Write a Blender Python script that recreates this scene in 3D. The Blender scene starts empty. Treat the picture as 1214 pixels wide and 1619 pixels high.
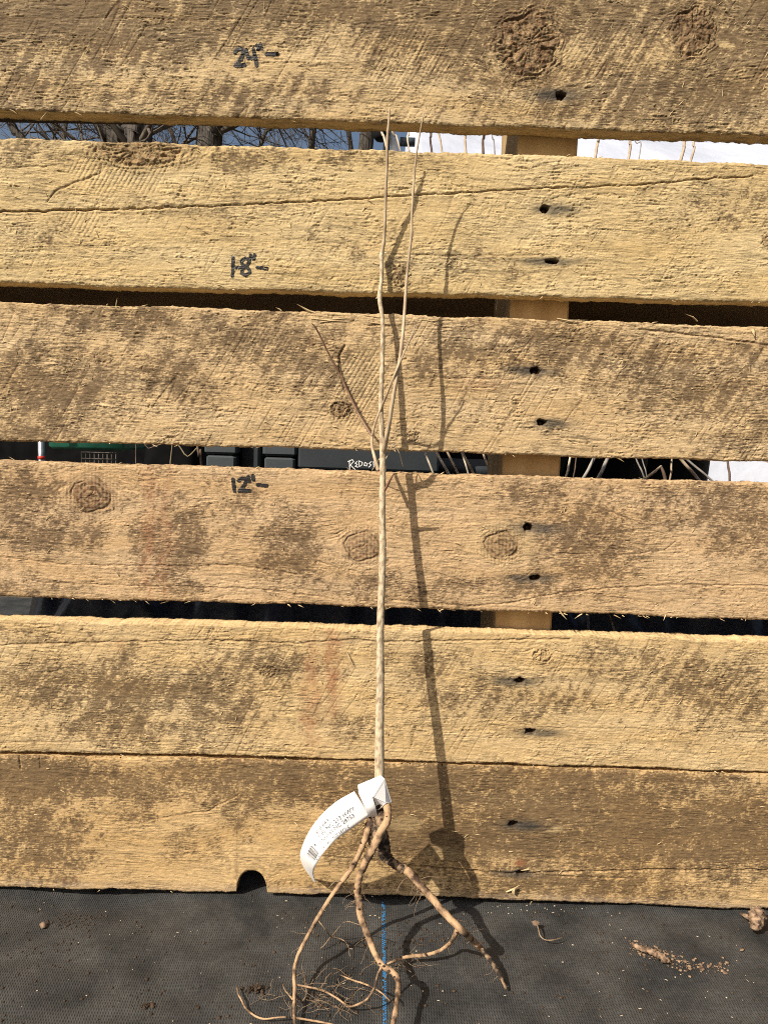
import bpy, math, random
import numpy as np
from mathutils import Matrix, Vector

random.seed(7)
RNG = np.random.RandomState(11)
SC = bpy.context.scene

# ------------------------------------------------------------------ camera, sky, sun, exposure
F, CX, CY, D, H = 1216.0, 607.0, 809.5, 0.565, 0.364
U = D / F                                   # one photo pixel on the plane of the boards, in metres
rot = (Matrix.Rotation(math.radians(-0.25), 3, 'Z') @ Matrix.Rotation(math.radians(-6.0), 3, 'X')
       @ Matrix.Rotation(math.radians(-1.75), 3, 'Y'))
cam = bpy.data.objects.new('camera', bpy.data.cameras.new('camera'))
SC.collection.objects.link(cam)
cam.matrix_world = Matrix.Translation((0, -D, H)) @ (rot @ Matrix.Rotation(math.pi / 2, 3, 'X')).to_4x4()
cam.data.sensor_fit = 'VERTICAL'
cam.data.sensor_height = 36.0
cam.data.sensor_width = 27.0
cam.data.lens = 36.0 * F / 1619.0
cam.data.clip_start = 0.01
cam.data.clip_end = 500.0
SC.camera = cam
SC.cycles.filter_width = 1.0
SC.cycles.use_denoising = False

SUN = Vector((0.98, 1.0, -1.17)).normalized()      # the way the light travels
ELEV = math.asin(-SUN.z)
AZ = math.atan2(-SUN.x, -SUN.y)
world = bpy.data.worlds.new('World')
SC.world = world
world.use_nodes = True
wn = world.node_tree
sky = wn.nodes.new('ShaderNodeTexSky')
sky.sky_type = 'NISHITA'
sky.sun_disc = False
sky.sun_elevation = ELEV
sky.sun_rotation = AZ % (2 * math.pi)
sky.dust_density = 5.0
sky.ozone_density = 0.6
bg = wn.nodes['Background']
bg.inputs['Strength'].default_value = 0.076
wn.links.new(sky.outputs[0], bg.inputs['Color'])
sun = bpy.data.objects.new('sun', bpy.data.lights.new('sun', 'SUN'))
SC.collection.objects.link(sun)
sun.data.energy = 5.0
sun.data.angle = math.radians(0.55)
sun.data.color = (1.0, 0.915, 0.78)
sun.rotation_euler = SUN.to_track_quat('-Z', 'Y').to_euler()
sun.location = (-3, -3, 4)
SC.view_settings.view_transform = 'Standard'
SC.view_settings.look = 'None'
SC.view_settings.gamma = 1.0
SC.view_settings.exposure = 0.38
SC.view_settings.use_curve_mapping = False

# ------------------------------------------------------------------ from a spot in the photo to a spot in the place
def ray(px, py):
    return rot @ Vector(((px - CX) / F, 1.0, -(py - CY) / F))
def P(px, py, d=0.0):
    """point on the sight line that stands d photo pixels (at board scale) in front of the boards; negative d: behind"""
    v = ray(px, py)
    t = (D - d * U) / v.y
    return Vector((v.x * t, -D + v.y * t, H + v.z * t))
def PY(px, py, y):
    return P(px, py, -y / U)
def G(px, py, h=0.0):
    """point h metres above the ground"""
    v = ray(px, py)
    t = (h - H) / v.z
    return Vector((v.x * t, -D + v.y * t, h))
def W(px, py):
    p = P(px, py)
    return p.x, p.z

# ------------------------------------------------------------------ noise
_perm = RNG.permutation(2048)
_ang = RNG.rand(2048) * 2 * np.pi
_gx, _gy = np.cos(_ang), np.sin(_ang)
def pn(x, y, seed=0):
    x = np.asarray(x, float) + seed * 17.37
    y = np.asarray(y, float) - seed * 9.71
    xi = np.floor(x).astype(int); yi = np.floor(y).astype(int)
    fx = x - xi; fy = y - yi
    u = fx * fx * fx * (fx * (fx * 6 - 15) + 10); v = fy * fy * fy * (fy * (fy * 6 - 15) + 10)
    def g(ix, iy, dx, dy):
        k = _perm[(_perm[ix & 2047] + iy) & 2047]
        return _gx[k] * dx + _gy[k] * dy
    a = g(xi, yi, fx, fy); b = g(xi + 1, yi, fx - 1, fy)
    c = g(xi, yi + 1, fx, fy - 1); d = g(xi + 1, yi + 1, fx - 1, fy - 1)
    return ((a + u * (b - a)) * (1 - v) + (c + u * (d - c)) * v) * 1.5
def fbm(x, y, seed=0, n=4):
    s = 0; a = 1.0; t = 0
    for i in range(n):
        s = s + a * pn(x * 2 ** i, y * 2 ** i, seed + i * 3); t += a; a *= 0.55
    return s / t
def ss(a, b, x):
    t = np.clip((x - a) / (b - a), 0, 1)
    return t * t * (3 - 2 * t)
def seg_dist(X, Z, pts):
    """distance to a polyline"""
    best = np.full(np.shape(X), 1e9)
    for (ax, az), (bx, bz) in zip(pts[:-1], pts[1:]):
        dx, dz = bx - ax, bz - az
        L = dx * dx + dz * dz + 1e-18
        t = np.clip(((X - ax) * dx + (Z - az) * dz) / L, 0, 1)
        best = np.minimum(best, np.hypot(X - ax - t * dx, Z - az - t * dz))
    return best

# ------------------------------------------------------------------ materials
def base_mat(name):
    m = bpy.data.materials.new(name); m.use_nodes = True
    return m, m.node_tree, m.node_tree.nodes['Principled BSDF']
def mk(name, c1, c2=None, scale=40, rough=0.8, bump=0.0, bscale=None, spec=0.3, stretch=(1, 1, 1), lo=0.35, hi=0.65, metal=0.0, detail=5):
    m, nt, b = base_mat(name)
    b.inputs['Roughness'].default_value = rough
    b.inputs['Specular IOR Level'].default_value = spec
    b.inputs['Metallic'].default_value = metal
    tc = nt.nodes.new('ShaderNodeTexCoord'); mp = nt.nodes.new('ShaderNodeMapping')
    mp.inputs['Scale'].default_value = stretch
    nt.links.new(tc.outputs['Object'], mp.inputs['Vector'])
    n = nt.nodes.new('ShaderNodeTexNoise'); n.inputs['Scale'].default_value = scale; n.inputs['Detail'].default_value = detail
    nt.links.new(mp.outputs[0], n.inputs['Vector'])
    r = nt.nodes.new('ShaderNodeValToRGB')
    r.color_ramp.elements[0].position = lo; r.color_ramp.elements[1].position = hi
    c2 = c2 or tuple(min(1, k * 1.25) for k in c1)
    r.color_ramp.elements[0].color = (*c1, 1); r.color_ramp.elements[1].color = (*c2, 1)
    nt.links.new(n.outputs['Fac'], r.inputs['Fac']); nt.links.new(r.outputs[0], b.inputs['Base Color'])
    if bump:
        n2 = nt.nodes.new('ShaderNodeTexNoise'); n2.inputs['Scale'].default_value = bscale or scale; n2.inputs['Detail'].default_value = 4
        nt.links.new(mp.outputs[0], n2.inputs['Vector'])
        bp = nt.nodes.new('ShaderNodeBump'); bp.inputs['Strength'].default_value = 0.6; bp.inputs['Distance'].default_value = bump
        nt.links.new(n2.outputs['Fac'], bp.inputs['Height']); nt.links.new(bp.outputs[0], b.inputs['Normal'])
    return m

def wood_material():
    m, nt, b = base_mat('rough_sawn_wood')
    b.inputs['Roughness'].default_value = 0.82
    b.inputs['Specular IOR Level'].default_value = 0.22
    at = nt.nodes.new('ShaderNodeAttribute'); at.attribute_name = 'wood_colour'
    L = nt.links
    tc = nt.nodes.new('ShaderNodeTexCoord')
    def noise(scale, stretch, detail=3, rough=.5):
        mp = nt.nodes.new('ShaderNodeMapping'); mp.inputs['Scale'].default_value = stretch
        L.new(tc.outputs['Object'], mp.inputs['Vector'])
        n = nt.nodes.new('ShaderNodeTexNoise'); n.inputs['Scale'].default_value = scale; n.inputs['Detail'].default_value = detail; n.inputs['Roughness'].default_value = rough
        L.new(mp.outputs[0], n.inputs['Vector']); return n.outputs['Fac']
    def rng(x, a, b_, c, d):
        mr = nt.nodes.new('ShaderNodeMapRange'); mr.inputs['From Min'].default_value = a; mr.inputs['From Max'].default_value = b_
        mr.inputs['To Min'].default_value = c; mr.inputs['To Max'].default_value = d
        L.new(x, mr.inputs['Value']); return mr.outputs[0]
    def mul(a, b_):
        n = nt.nodes.new('ShaderNodeMath'); n.operation = 'MULTIPLY'; L.new(a, n.inputs[0])
        if hasattr(b_, 'links'): L.new(b_, n.inputs[1])
        else: n.inputs[1].default_value = b_
        return n.outputs[0]
    def add(a, b_):
        n = nt.nodes.new('ShaderNodeMath'); n.operation = 'ADD'; L.new(a, n.inputs[0]); L.new(b_, n.inputs[1]); return n.outputs[0]
    n1 = noise(1500, (.12, 1, 1), 3)          # fibres
    n2 = noise(620, (.16, 1, 1), 3, .6)       # dashes
    n3 = noise(1300, (.6, 1, 1), 2)           # grit
    n4 = rng(noise(45, (.5, 1, 1), 3), .42, .62, .12, 1.0)   # where the surface is torn
    dash = rng(mul(rng(n2, .50, .62, 0, 1), n4), 0, 1, 1.0, .60)
    k = mul(mul(rng(n1, .3, .7, .80, 1.20), rng(n3, .3, .7, .86, 1.14)), dash)
    mx = nt.nodes.new('ShaderNodeVectorMath'); mx.operation = 'SCALE'
    L.new(at.outputs['Color'], mx.inputs[0]); L.new(k, mx.inputs['Scale'])
    L.new(mx.outputs[0], b.inputs['Base Color'])
    hgt = add(mul(mul(rng(n2, .46, .60, 1, 0), n4), 1.0), add(mul(n1, .7), mul(n3, .7)))
    bp = nt.nodes.new('ShaderNodeBump'); bp.inputs['Strength'].default_value = 0.75; bp.inputs['Distance'].default_value = 0.00036
    L.new(hgt, bp.inputs['Height']); L.new(bp.outputs[0], b.inputs['Normal'])
    return m

M_WOOD = wood_material()
M_SPLINT = mk('torn_wood_fibre', (0.42, 0.31, 0.16), (0.56, 0.43, 0.25), 300, 0.8)
M_STRINGER = mk('stringer_wood', (0.34, 0.23, 0.11), (0.46, 0.33, 0.17), 60, 0.8, 0.0004, 300, stretch=(1, 1, 0.1))
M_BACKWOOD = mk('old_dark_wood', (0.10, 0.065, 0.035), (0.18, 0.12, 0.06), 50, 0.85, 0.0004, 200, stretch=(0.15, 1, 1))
M_INK = mk('black_marker_ink', (0.004, 0.004, 0.006), (0.02, 0.017, 0.014), 500, 0.5, spec=0.4)
M_NAIL = mk('rusty_nail', (0.03, 0.014, 0.009), (0.10, 0.045, 0.025), 600, 0.6, metal=0.5)
M_BARK = mk('sapling_bark', (0.25, 0.185, 0.115), (0.49, 0.405, 0.28), 420, 0.65, 0.0006, 700, spec=0.3, stretch=(1, 1, 0.5), lo=.36, hi=.56, detail=8)
M_TWIG = mk('twig_bark', (0.30, 0.22, 0.14), (0.50, 0.40, 0.27), 250, 0.6, 0.0002, 600, spec=0.35, stretch=(1, 1, 0.4))
M_TWIGRED = mk('reddish_twig_bark', (0.15, 0.08, 0.05), (0.26, 0.16, 0.10), 250, 0.55, spec=0.4)
M_ROOT = mk('root_bark', (0.055, 0.032, 0.020), (0.40, 0.262, 0.15), 130, 0.78, 0.0009, 380, lo=0.36, hi=0.56, detail=10)
M_ROOTDARK = mk('soiled_root_bark', (0.022, 0.015, 0.011), (0.30, 0.20, 0.12), 230, 0.85, 0.0009, 420, lo=0.45, hi=0.68, detail=7)
M_HAIR = mk('fine_root', (0.14, 0.09, 0.055), (0.30, 0.22, 0.14), 300, 0.8)
M_PAPER = mk('white_label_paper', (0.80, 0.80, 0.81), (0.84, 0.84, 0.85), 60, 0.45, spec=0.4)
M_PRINT = mk('faded_print', (0.03, 0.03, 0.035), (0.30, 0.30, 0.32), 700, 0.6)
M_BAR = mk('barcode_print', (0.02, 0.02, 0.025), (0.10, 0.10, 0.11), 500, 0.6)
M_SOIL = mk('dark_soil', (0.030, 0.019, 0.012), (0.075, 0.05, 0.032), 300, 0.95)
M_CHIP = mk('pale_chip', (0.24, 0.19, 0.13), (0.60, 0.52, 0.40), 150, 0.8)
M_REDROT = mk('reddish_rotten_wood', (0.05, 0.030, 0.019), (0.33, 0.225, 0.145), 330, 0.85, 0.0008, 350)
M_DRYLEAF = mk('dry_leaf', (0.09, 0.055, 0.034), (0.22, 0.15, 0.10), 120, 0.7)

# ------------------------------------------------------------------ object helpers
def link(o, parent=None):
    SC.collection.objects.link(o)
    if parent is not None:
        o.parent = parent
    return o
def origin_of(o):
    v = Vector((0, 0, 0))
    while o is not None:
        v = v + o.location; o = o.parent
    return v
def tag(o, label=None, cat=None, group=None, kind=None):
    if label: o['label'] = label
    if cat: o['category'] = cat
    if group: o['group'] = group
    if kind: o['kind'] = kind
    return o
def thing(name, label, cat, loc, group=None):
    o = bpy.data.objects.new(name, None)
    o.empty_display_size = 0.05
    o.location = loc
    link(o)
    return tag(o, label, cat, group)
def mesh_obj(name, V, faces, mat, parent=None, smooth=True, loc=None, colour=None):
    """V: world coordinates (n,3); faces: a list of tuples or an (m,4) array"""
    V = np.asarray(V, np.float32).reshape(-1, 3)
    o0 = origin_of(parent) if parent is not None else Vector((0, 0, 0))
    if loc is not None and parent is None:
        o0 = Vector(loc)
    V = V - np.array(o0, np.float32)
    me = bpy.data.meshes.new(name)
    if isinstance(faces, np.ndarray):
        nf, k = faces.shape
        me.vertices.add(len(V)); me.vertices.foreach_set('co', V.ravel())
        me.loops.add(nf * k); me.loops.foreach_set('vertex_index', faces.astype(np.int32).ravel())
        me.polygons.add(nf)
        me.polygons.foreach_set('loop_start', np.arange(0, nf * k, k, dtype=np.int32))
        me.polygons.foreach_set('loop_total', np.full(nf, k, np.int32))
        me.update(calc_edges=True)
    else:
        me.from_pydata(V.tolist(), [], faces)
        me.update()
    me.polygons.foreach_set('use_smooth', np.full(len(me.polygons), smooth, bool))
    if colour is not None:
        a = me.color_attributes.new('wood_colour', 'FLOAT_COLOR', 'POINT')
        c = np.ones((len(V), 4), np.float32); c[:, :3] = colour
        a.data.foreach_set('color', c.ravel())
    me.materials.append(mat)
    o = bpy.data.objects.new(name, me)
    if loc is not None and parent is None:
        o.location = loc
    return link(o, parent)

class MB:
    """collects simple shapes; build() links them as one mesh"""
    def __init__(s): s.v = []; s.f = []
    def add(s, v, f):
        n = len(s.v)
        s.v += [tuple(p) for p in v]; s.f += [tuple(i + n for i in q) for q in f]
        return s
    def box(s, lo, hi, bev=0.0):
        x0, y0, z0 = lo; x1, y1, z1 = hi
        if bev <= 0:
            v = [(x, y, z) for z in (z0, z1) for y in (y0, y1) for x in (x0, x1)]
            return s.add(v, [(0, 2, 3, 1), (4, 5, 7, 6), (0, 1, 5, 4), (2, 6, 7, 3), (0, 4, 6, 2), (1, 3, 7, 5)])
        b = bev
        def ring(ins, z): return [(x0 + ins + b, y0 + ins, z), (x1 - ins - b, y0 + ins, z), (x1 - ins, y0 + ins + b, z), (x1 - ins, y1 - ins - b, z),
                                  (x1 - ins - b, y1 - ins, z), (x0 + ins + b, y1 - ins, z), (x0 + ins, y1 - ins - b, z), (x0 + ins, y0 + ins + b, z)]
        v = ring(b, z0) + ring(0, z0 + b) + ring(0, z1 - b) + ring(b, z1)
        f = [tuple(range(7, -1, -1)), tuple(range(24, 32))]
        for k in range(3):
            for i in range(8):
                j = (i + 1) % 8
                f.append((k * 8 + i, k * 8 + j, k * 8 + 8 + j, k * 8 + 8 + i))
        return s.add(v, f)
    def tube(s, pts, rad, n=8, sub=4, jit=0.0, cap=True, bulges=()):
        v, f = tube_geo(pts, rad, n, sub, jit, cap, bulges)
        return s.add(v, f)
    def lathe(s, prof, c, n=24):
        v = []; f = []
        for r, z in prof:
            for i in range(n):
                a = 2 * math.pi * i / n
                v.append((c[0] + r * math.cos(a), c[1] + r * math.sin(a), c[2] + z))
        for k in range(len(prof) - 1):
            for i in range(n):
                j = (i + 1) % n
                f.append((k * n + i, k * n + j, k * n + n + j, k * n + n + i))
        return s.add(v, f)
    def build(s, name, mat, parent=None, smooth=True, loc=None):
        return mesh_obj(name, s.v, s.f, mat, parent, smooth, loc)

def spline(pts, sub):
    p = np.array([list(q) for q in pts], float)
    if len(p) < 3 or sub <= 1:
        out = []
        for a, b in zip(p[:-1], p[1:]):
            for k in range(sub): out.append(a + (b - a) * k / sub)
        out.append(p[-1]); return np.array(out)
    q = np.vstack([2 * p[0] - p[1], p, 2 * p[-1] - p[-2]])
    out = []
    for i in range(1, len(q) - 2):
        for k in range(sub):
            t = k / sub
            out.append(0.5 * ((2 * q[i]) + (-q[i - 1] + q[i + 1]) * t + (2 * q[i - 1] - 5 * q[i] + 4 * q[i + 1] - q[i + 2]) * t * t
                              + (-q[i - 1] + 3 * q[i] - 3 * q[i + 1] + q[i + 2]) * t ** 3))
    out.append(q[-2])
    return np.array(out)
def tube_geo(pts, rad, n=8, sub=4, jit=0.0, cap=True, bulges=()):
    """bulges: (place along 0..1, extra radius factor, half width)"""
    c = spline(pts, sub)
    r = np.interp(np.linspace(0, 1, len(c)), np.linspace(0, 1, len(rad)), rad)
    t_ = np.linspace(0, 1, len(c))
    for (bp, bf, bw) in bulges:
        r = r * (1 + bf * np.exp(-((t_ - bp) / bw) ** 2))
    T = np.gradient(c, axis=0); T /= np.linalg.norm(T, axis=1)[:, None] + 1e-12
    ref = np.array((0.31, -0.82, 0.48)); v = []; f = []
    N = np.cross(T[0], ref); N /= np.linalg.norm(N)
    ph = RNG.rand() * 50
    for i in range(len(c)):
        N = N - T[i] * np.dot(N, T[i]); N /= np.linalg.norm(N) + 1e-12
        B = np.cross(T[i], N)
        for k in range(n):
            a = 2 * math.pi * k / n
            rr = r[i]
            if jit: rr = rr * (1 + jit * float(pn(i * 0.45 + ph, k * 1.1)) + jit * 0.6 * float(pn(i * 1.3 + ph, k * 2.7 + 9)))
            v.append(c[i] + (N * math.cos(a) + B * math.sin(a)) * rr)
    for i in range(len(c) - 1):
        for k in range(n):
            j = (k + 1) % n
            f.append((i * n + k, i * n + j, i * n + n + j, i * n + n + k))
    if cap:
        f.append(tuple(range(n - 1, -1, -1))); m = (len(c) - 1) * n
        f.append(tuple(range(m, m + n)))
    return v, f

def stroke_sheet(name, polys, width, height_fn, mat, parent, step=0.0003, lift=0.0004, seed=3, rag=0.25):
    """pen strokes laid on a relief: cells of a fine grid near the pen line; polys in (x, z) metres"""
    allp = [p for q in polys for p in q]
    x0 = min(p[0] for p in allp) - width; x1 = max(p[0] for p in allp) + width
    z0 = min(p[1] for p in allp) - width; z1 = max(p[1] for p in allp) + width
    xs = np.arange(x0, x1, step); zs = np.arange(z0, z1, step)
    X, Z = np.meshgrid(xs, zs)
    d = np.full(X.shape, 1e9)
    for q in polys: d = np.minimum(d, seg_dist(X, Z, q))
    w = width * 0.5 * (1 + rag * pn(X * 700, Z * 1100, seed) + rag * .6 * pn(X * 300, Z * 2200, seed + 4))
    ins = d < w
    Y = height_fn(X, Z) - lift
    nz, nx = X.shape
    idx = np.arange(nz * nx).reshape(nz, nx)
    c = ins[:-1, :-1] & ins[1:, :-1] & ins[:-1, 1:] & ins[1:, 1:]
    q = np.stack([idx[:-1, :-1][c], idx[:-1, 1:][c], idx[1:, 1:][c], idx[1:, :-1][c]], 1)
    used, inv = np.unique(q, return_inverse=True)
    V = np.stack([X.ravel()[used], Y.ravel()[used], Z.ravel()[used]], 1)
    return mesh_obj(name, V, inv.reshape(-1, 4).astype(np.int32), mat, parent)

# ================================================================== GROUND
def fabric_relief(X, Y):
    h = 0.0026 * fbm(X * 9, Y * 9, 40, 3) + 0.0013 * pn(X * 30 + Y * 12, Y * 22, 44) + .0007 * pn(X * 16 - Y * 30, Y * 60, 45)
    h = h + 0.0022 * np.exp(-((X - 0.02 * np.sin(Y * 20) - 0.185 - 0.25 * (Y + 0.1)) / 0.012) ** 2) * ss(-0.2, -0.02, -Y - 0.02)
    # a soft hollow under the left end of the lowest board
    hx, _ = W(140, 1405)
    h = h - 0.006 * np.exp(-((X - hx) / 0.05) ** 2) * np.exp(-((Y) / 0.03) ** 2)
    return h - 0.0015
def fabric_material():
    m, nt, b = base_mat('woven_landscape_fabric')
    L = nt.links
    tc = nt.nodes.new('ShaderNodeTexCoord')
    wob = nt.nodes.new('ShaderNodeTexNoise'); wob.inputs['Scale'].default_value = 35; wob.inputs['Detail'].default_value = 2
    L.new(tc.outputs['Object'], wob.inputs['Vector'])
    sc = nt.nodes.new('ShaderNodeVectorMath'); sc.operation = 'SCALE'; sc.inputs['Scale'].default_value = 0.004
    L.new(wob.outputs['Color'], sc.inputs[0])
    ad = nt.nodes.new('ShaderNodeVectorMath'); ad.operation = 'ADD'
    L.new(tc.outputs['Object'], ad.inputs[0]); L.new(sc.outputs[0], ad.inputs[1])
    sx = nt.nodes.new('ShaderNodeSeparateXYZ'); L.new(ad.outputs[0], sx.inputs[0])
    def math_(op, a, bb=None):
        n = nt.nodes.new('ShaderNodeMath'); n.operation = op
        for i, q in enumerate((a, bb)):
            if q is None: continue
            if hasattr(q, 'links'): L.new(q, n.inputs[i])
            else: n.inputs[i].default_value = q
        return n.outputs[0]
    px_ = 2 * math.pi / 0.0017; py_ = 2 * math.pi / 0.0026
    a = math_('SINE', math_('MULTIPLY', sx.outputs['X'], px_))
    c = math_('SINE', math_('MULTIPLY', sx.outputs['Y'], py_))
    # the over-and-under of flat tapes
    prod = math_('MULTIPLY', a, c)
    hgt = math_('ADD', math_('MULTIPLY', prod, 0.5), math_('MULTIPLY', a, 0.5))
    dust = nt.nodes.new('ShaderNodeTexNoise'); dust.inputs['Scale'].default_value = 16; dust.inputs['Detail'].default_value = 7; dust.inputs['Roughness'].default_value = 0.65
    L.new(tc.outputs['Object'], dust.inputs['Vector'])
    r = nt.nodes.new('ShaderNodeValToRGB')
    r.color_ramp.elements[0].position = 0.36; r.color_ramp.elements[0].color = (0.020, 0.0215, 0.023, 1)
    r.color_ramp.elements[1].position = 0.68; r.color_ramp.elements[1].color = (0.068, 0.067, 0.064, 1)
    L.new(dust.outputs['Fac'], r.inputs['Fac'])
    f2 = nt.nodes.new('ShaderNodeTexNoise'); f2.inputs['Scale'].default_value = 420; f2.inputs['Detail'].default_value = 3
    L.new(tc.outputs['Object'], f2.inputs['Vector'])
    k = math_('ADD', math_('MULTIPLY', hgt, 0.17), math_('MULTIPLY', f2.outputs['Fac'], 1.1))
    k = math_('ADD', k, 0.42)
    mul = nt.nodes.new('ShaderNodeVectorMath'); mul.operation = 'SCALE'
    L.new(r.outputs[0], mul.inputs[0]); L.new(k, mul.inputs['Scale'])
    L.new(mul.outputs[0], b.inputs['Base Color'])
    b.inputs['Roughness'].default_value = 0.62
    b.inputs['Specular IOR Level'].default_value = 0.35
    bp = nt.nodes.new('ShaderNodeBump'); bp.inputs['Strength'].default_value = 0.7; bp.inputs['Distance'].default_value = 0.0004
    hh = math_('ADD', hgt, math_('MULTIPLY', f2.outputs['Fac'], 1.2))
    L.new(hh, bp.inputs['Height']); L.new(bp.outputs[0], b.inputs['Normal'])
    return m
def grid_sheet(name, x0, x1, nx, y0, y1, ny, fn, mat, **kw):
    xs = np.linspace(x0, x1, nx) if np.isscalar(nx) else nx
    ys = np.linspace(y0, y1, ny) if np.isscalar(ny) else ny
    X, Y = np.meshgrid(xs, ys); Z = fn(X, Y)
    n, m_ = X.shape; idx = np.arange(n * m_).reshape(n, m_)
    q = np.stack([idx[:-1, :-1].ravel(), idx[:-1, 1:].ravel(), idx[1:, 1:].ravel(), idx[1:, :-1].ravel()], 1)
    return mesh_obj(name, np.stack([X.ravel(), Y.ravel(), Z.ravel()], 1), q, mat, **kw)

M_EARTH = mk('bare_earth', (0.055, 0.045, 0.03), (0.13, 0.105, 0.065), 3, 0.95, 0.02, 20)
g = grid_sheet('ground', -220, 220, np.concatenate([np.linspace(-220, -4, 12), np.linspace(-3, 3, 30), np.linspace(4, 220, 12)]),
               -220, 220, np.concatenate([np.linspace(-220, -2, 12), np.linspace(-1.5, 6, 40), np.linspace(7, 220, 14)]),
               lambda X, Y: -0.03 + 0.01 * pn(X * 1.3, Y * 1.3, 5), M_EARTH)
tag(g, 'bare brown earth stretching away behind the pallet', kind='structure')
M_FABRIC = fabric_material()
fx = np.concatenate([np.linspace(-1.3, -0.34, 40), np.arange(-0.33, 0.34, 0.003), np.linspace(0.345, 1.3, 40)])
fy = np.concatenate([np.linspace(-1.2, -0.22, 30), np.arange(-0.215, 0.06, 0.003), np.linspace(0.07, 1.0, 40)])
fab = grid_sheet('landscape_fabric', 0, 0, fx, 0, 0, fy, fabric_relief, M_FABRIC)
tag(fab, 'black woven landscape fabric laid on the ground in front of the pallet', kind='structure')
# the blue marker thread woven into it
M_BLUE = mk('blue_marker_thread', (0.02, 0.11, 0.27), (0.05, 0.21, 0.44), 500, 0.5)
bt = MB()
pa, pb = G(606, 1424), G(609, 1640)
n_st = int((pb - pa).length / 0.0021)
for i in range(n_st):
    t = (i + 0.5) / n_st
    c = pa.lerp(pb, t)
    for sgn in (-1, 1):
        if random.random() < 0.16: continue
        cx = c.x + sgn * 0.0006; cy = c.y + (0.0005 if sgn > 0 else -0.0005)
        z = float(fabric_relief(np.array(cx), np.array(cy))) + 0.00035
        hw, hl, sk = 0.0006, 0.00075, 0.0003 * sgn
        bt.add([(cx - hw, cy - hl - sk, z), (cx + hw, cy - hl + sk, z), (cx + hw, cy + hl + sk, z), (cx - hw, cy + hl - sk, z), (cx, cy, z + 0.0003)],
               [(0, 1, 4), (1, 2, 4), (2, 3, 4), (3, 0, 4)])
o = bt.build('blue_thread', M_BLUE, fab); o['kind'] = 'stuff'

# ================================================================== PALLET
EDGE = {  # photo outline of the front face of each board: (top edge points, bottom edge points)
    0: ([(0, -37), (607, -22), (1214, -6)], [(0, 173), (200, 180), (607, 194), (1000, 207), (1214, 213)]),
    1: ([(0, 218), (260, 226), (607, 238), (800, 243), (1214, 259)], [(0, 447), (300, 457), (600, 463), (1214, 478)]),
    2: ([(0, 479), (300, 486), (600, 497), (900, 507), (1214, 517)], [(0, 697), (310, 704), (620, 712), (1214, 731)]),
    3: ([(0, 728), (620, 748), (1214, 765)], [(0, 943), (300, 951), (600, 960), (900, 970), (1214, 980)]),
    4: ([(0, 981), (300, 986), (600, 996), (1214, 1014)], [(0, 1190), (300, 1195), (600, 1202), (1214, 1222)]),
    5: ([(0, 1194), (300, 1199), (600, 1206), (1214, 1226)], [(0, 1403), (100, 1406), (420, 1412), (620, 1417), (900, 1427), (1214, 1438)]),
}
HOLES = {0: [(886, 150, 8, 6)], 1: [(861, 330, 8, 6), (873, 413, 10, 4)], 2: [(846, 586, 9, 5), (856, 668, 7, 5)],
         3: [(835, 834, 8, 6), (846, 914, 9, 5)], 4: [(822, 1077, 9, 5), (838, 1157, 9, 5)], 5: [(812, 1304, 8, 6), (824, 1381, 9, 5)]}
# knots: x, y, rx, ry, colour darkness, bulge mm, rough, ring crack
KNOTS = {0: [(835, 70, 44, 42, .60, 1.2, .8, .3), (1095, 50, 29, 32, .48, 1.0, .8, .2)],
         1: [(218, 236, 66, 24, .60, 0.9, .7, .0), (632, 438, 12, 15, .45, .8, .9, .5), (1214, 380, 9, 9, .6, .7, .9, .2)],
         2: [(538, 648, 15, 12, .55, .9, .6, 1.0), (163, 566, 13, 6, .22, .5, .5, .1), (233, 583, 9, 5, .3, .4, .5, .1), (493, 541, 8, 5, .45, .3, .5, .1), (652, 690, 9, 8, .3, .7, .7, .5)],
         3: [(145, 783, 31, 27, .72, .6, .2, .8), (573, 864, 28, 24, .55, .5, .2, .8), (792, 862, 26, 22, .55, .6, .4, .6)],
         4: [(424, 1060, 14, 7, .25, .8, .8, .1), (856, 1037, 14, 9, .25, .7, .8, .6)],
         5: [(392, 1368, 40, 36, .0, .5, .1, .0), (110, 1392, 18, 8, .55, .3, .3, .0)]}
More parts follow.
